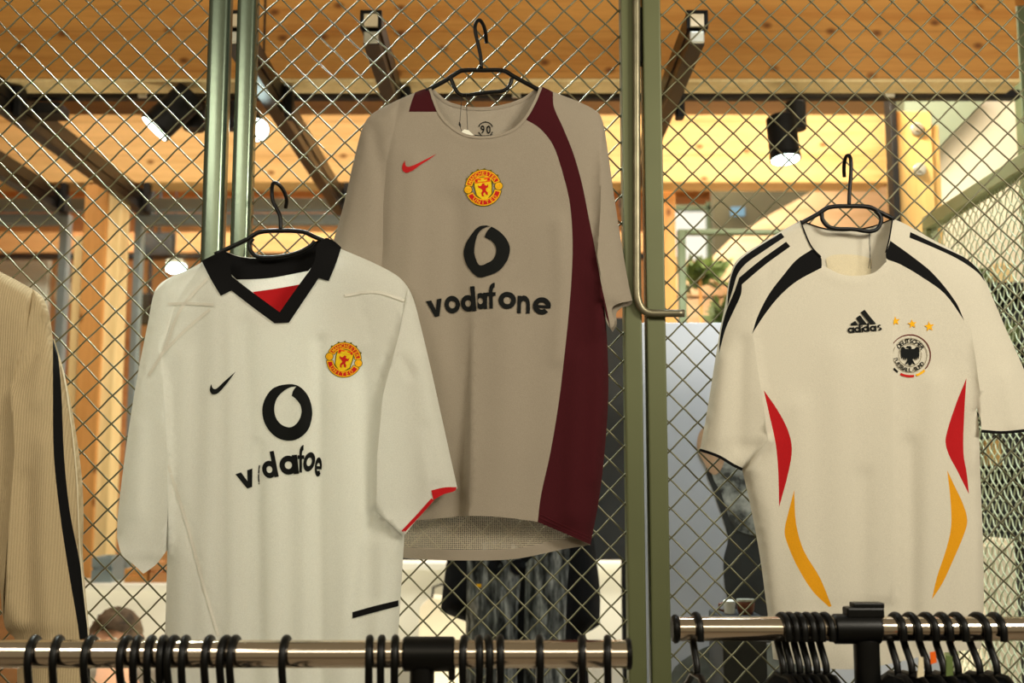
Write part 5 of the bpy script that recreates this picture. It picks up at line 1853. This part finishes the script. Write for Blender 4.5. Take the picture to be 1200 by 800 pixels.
def seated_person():
    Y = 4.25
    tip = at(137, 712, Y)
    cx, zt = tip.x, tip.z
    hz = zt - .115            # head centre
    t = thing('person', (cx, Y, 0), 'seated person with short brown hair bending forward in front of the left white counter', 'person')

    def w(x, y, z):
        return Vector((cx + x, Y + y, hz + z))
    zs = hz - .72            # seat
    N = [(w(0, .10, -.66), (.13, .11)), (w(0, .08, -.50), (.13, .10)), (w(0, .05, -.34), (.15, .11)), (w(0, .03, -.22), (.11, .08)), (w(0, 0, -.14), .055), (w(0, -.01, -.06), .066), (w(0, -.01, .02), (.076, .088)), (w(0, 0, .075), (.062, .07))]
    E = [(i, i + 1) for i in range(7)]

    def add(chain, start):
        p = start
        for c in chain:
            N.append(c)
            E.append((p, len(N) - 1))
            p = len(N) - 1
        return p
    for s in (-1, 1):
        add([(w(s * .17, .03, -.24), .055), (w(s * .22, -.02, -.48), .042), (w(s * .16, -.20, -.58), .034), (w(s * .12, -.30, -.60), .026)], 3)
        e = len(N) - 1
        for k in range(4):
            add([(w(s * (.135 - .02 * k), -.345, -.605), .0095), (w(s * (.135 - .02 * k), -.385 + .006 * abs(k - 1), -.615), .0085), (w(s * (.133 - .02 * k), -.40, -.635), .0075)], e)
        add([(w(s * .085, -.325, -.60), .0105), (w(s * .07, -.355, -.61), .0085)], e)
        add([(w(s * .10, .02, -.70), .085), (w(s * .12, -.38, -.70), .065), (w(s * .12, -.40, -.95), .052), (w(s * .12, -.38, .05 - hz), .04), (w(s * .12, -.50, .03 - hz), .032)], 0)
    link('body', skin_mesh(N, E, 1), M['skin'], t)
    # face
    for s in (-1, 1):
        V, Fc = tube_geo([w(s * .031, -.092, .012), w(s * .031, -.098, .012), w(s * .031, -.102, .012)], [.004, .011, .004], 10)
        link('eye', pyd(V, Fc), M['p_white'], t, 'eye')
        V, Fc = tube_geo([w(s * .076, .0, .03), w(s * .084, .005, .012), w(s * .08, .0, -.02)], [.006, .014, .006], 8)
        link('ear', pyd(V, Fc), M['skin'], t)
    V, Fc = tube_geo([w(0, -.088, .02), w(0, -.108, -.008), w(0, -.116, -.022), w(0, -.096, -.032)], [.006, .011, .014, .007], 8)
    link('nose', pyd(V, Fc), M['skin'], t)
    V, Fc = tube_geo([w(-.024, -.090, -.056), w(0, -.098, -.054), w(.024, -.090, -.056)], [.004, .007, .004], 8)
    link('mouth', pyd(V, Fc), M['p_red'], t)
    # hair: cap over the skull
    V, Fc = [], []
    nu, nv = 26, 12
    rnd = random.Random(2)
    for j in range(nv + 1):
        ph = PI * .62 * j / nv
        for i in range(nu):
            th = 2 * PI * i / nu
            front = max(0, -math.sin(th))
            p2 = ph * (1 - .38 * front)
            r = 1 + .05 * rnd.uniform(-1, 1)
            V.append(w(.094 * math.sin(p2) * math.cos(th) * r, .005 + .106 * math.sin(p2) * math.sin(th) * r, .012 + .104 * math.cos(p2) * r))
    for j in range(nv):
        for i in range(nu):
            Fc.append((j * nu + i, j * nu + (i + 1) % nu, (j + 1) * nu + (i + 1) % nu, (j + 1) * nu + i))
    link('hair', pyd(V, Fc), M['hair'], t, 'short brown hair', True)
    # clothes: a dark jumper and trousers following the body
    J = [(w(0, .10, -.66), (.145, .125)), (w(0, .08, -.50), (.145, .115)), (w(0, .05, -.34), (.165, .125)), (w(0, .03, -.215), (.12, .09)), (w(0, .01, -.165), .066)]
    JE = [(0, 1), (1, 2), (2, 3), (3, 4)]
    for s in (-1, 1):
        b = len(J)
        J += [(w(s * .17, .03, -.24), .066), (w(s * .22, -.02, -.48), .054), (w(s * .165, -.18, -.572), .046)]
        JE += [(3, b), (b, b + 1), (b + 1, b + 2)]
    link('jumper', skin_mesh(J, JE, 1), M['f_dark'], t)
    K = [(w(0, .10, -.68), (.14, .12))]
    KE = []
    for s in (-1, 1):
        b = len(K)
        K += [(w(s * .10, .02, -.70), .096), (w(s * .12, -.38, -.70), .076), (w(s * .12, -.40, -.95), .064), (w(s * .12, -.385, .12 - hz), .056)]
        KE += [(0, b), (b, b + 1), (b + 1, b + 2), (b + 2, b + 3)]
    link('trousers', skin_mesh(K, KE, 1), M['f_navy'], t)
    st = thing('stool', (cx, Y + .06, 0), 'black stool under the seated person', 'stool')
    zs = hz - .825
    cyl('seat', (cx, Y + .06, zs - .04), (cx, Y + .06, zs), .18, M['black'], st, 28, bev=.01)
    for s in (-1, 1):
        for q in (-1, 1):
            cyl('leg', (cx + s * .10, Y + .06 + q * .10, zs - .04), (cx + s * .15, Y + .06 + q * .15, 0), .014, M['black_flat'], st, 12)


seated_person()
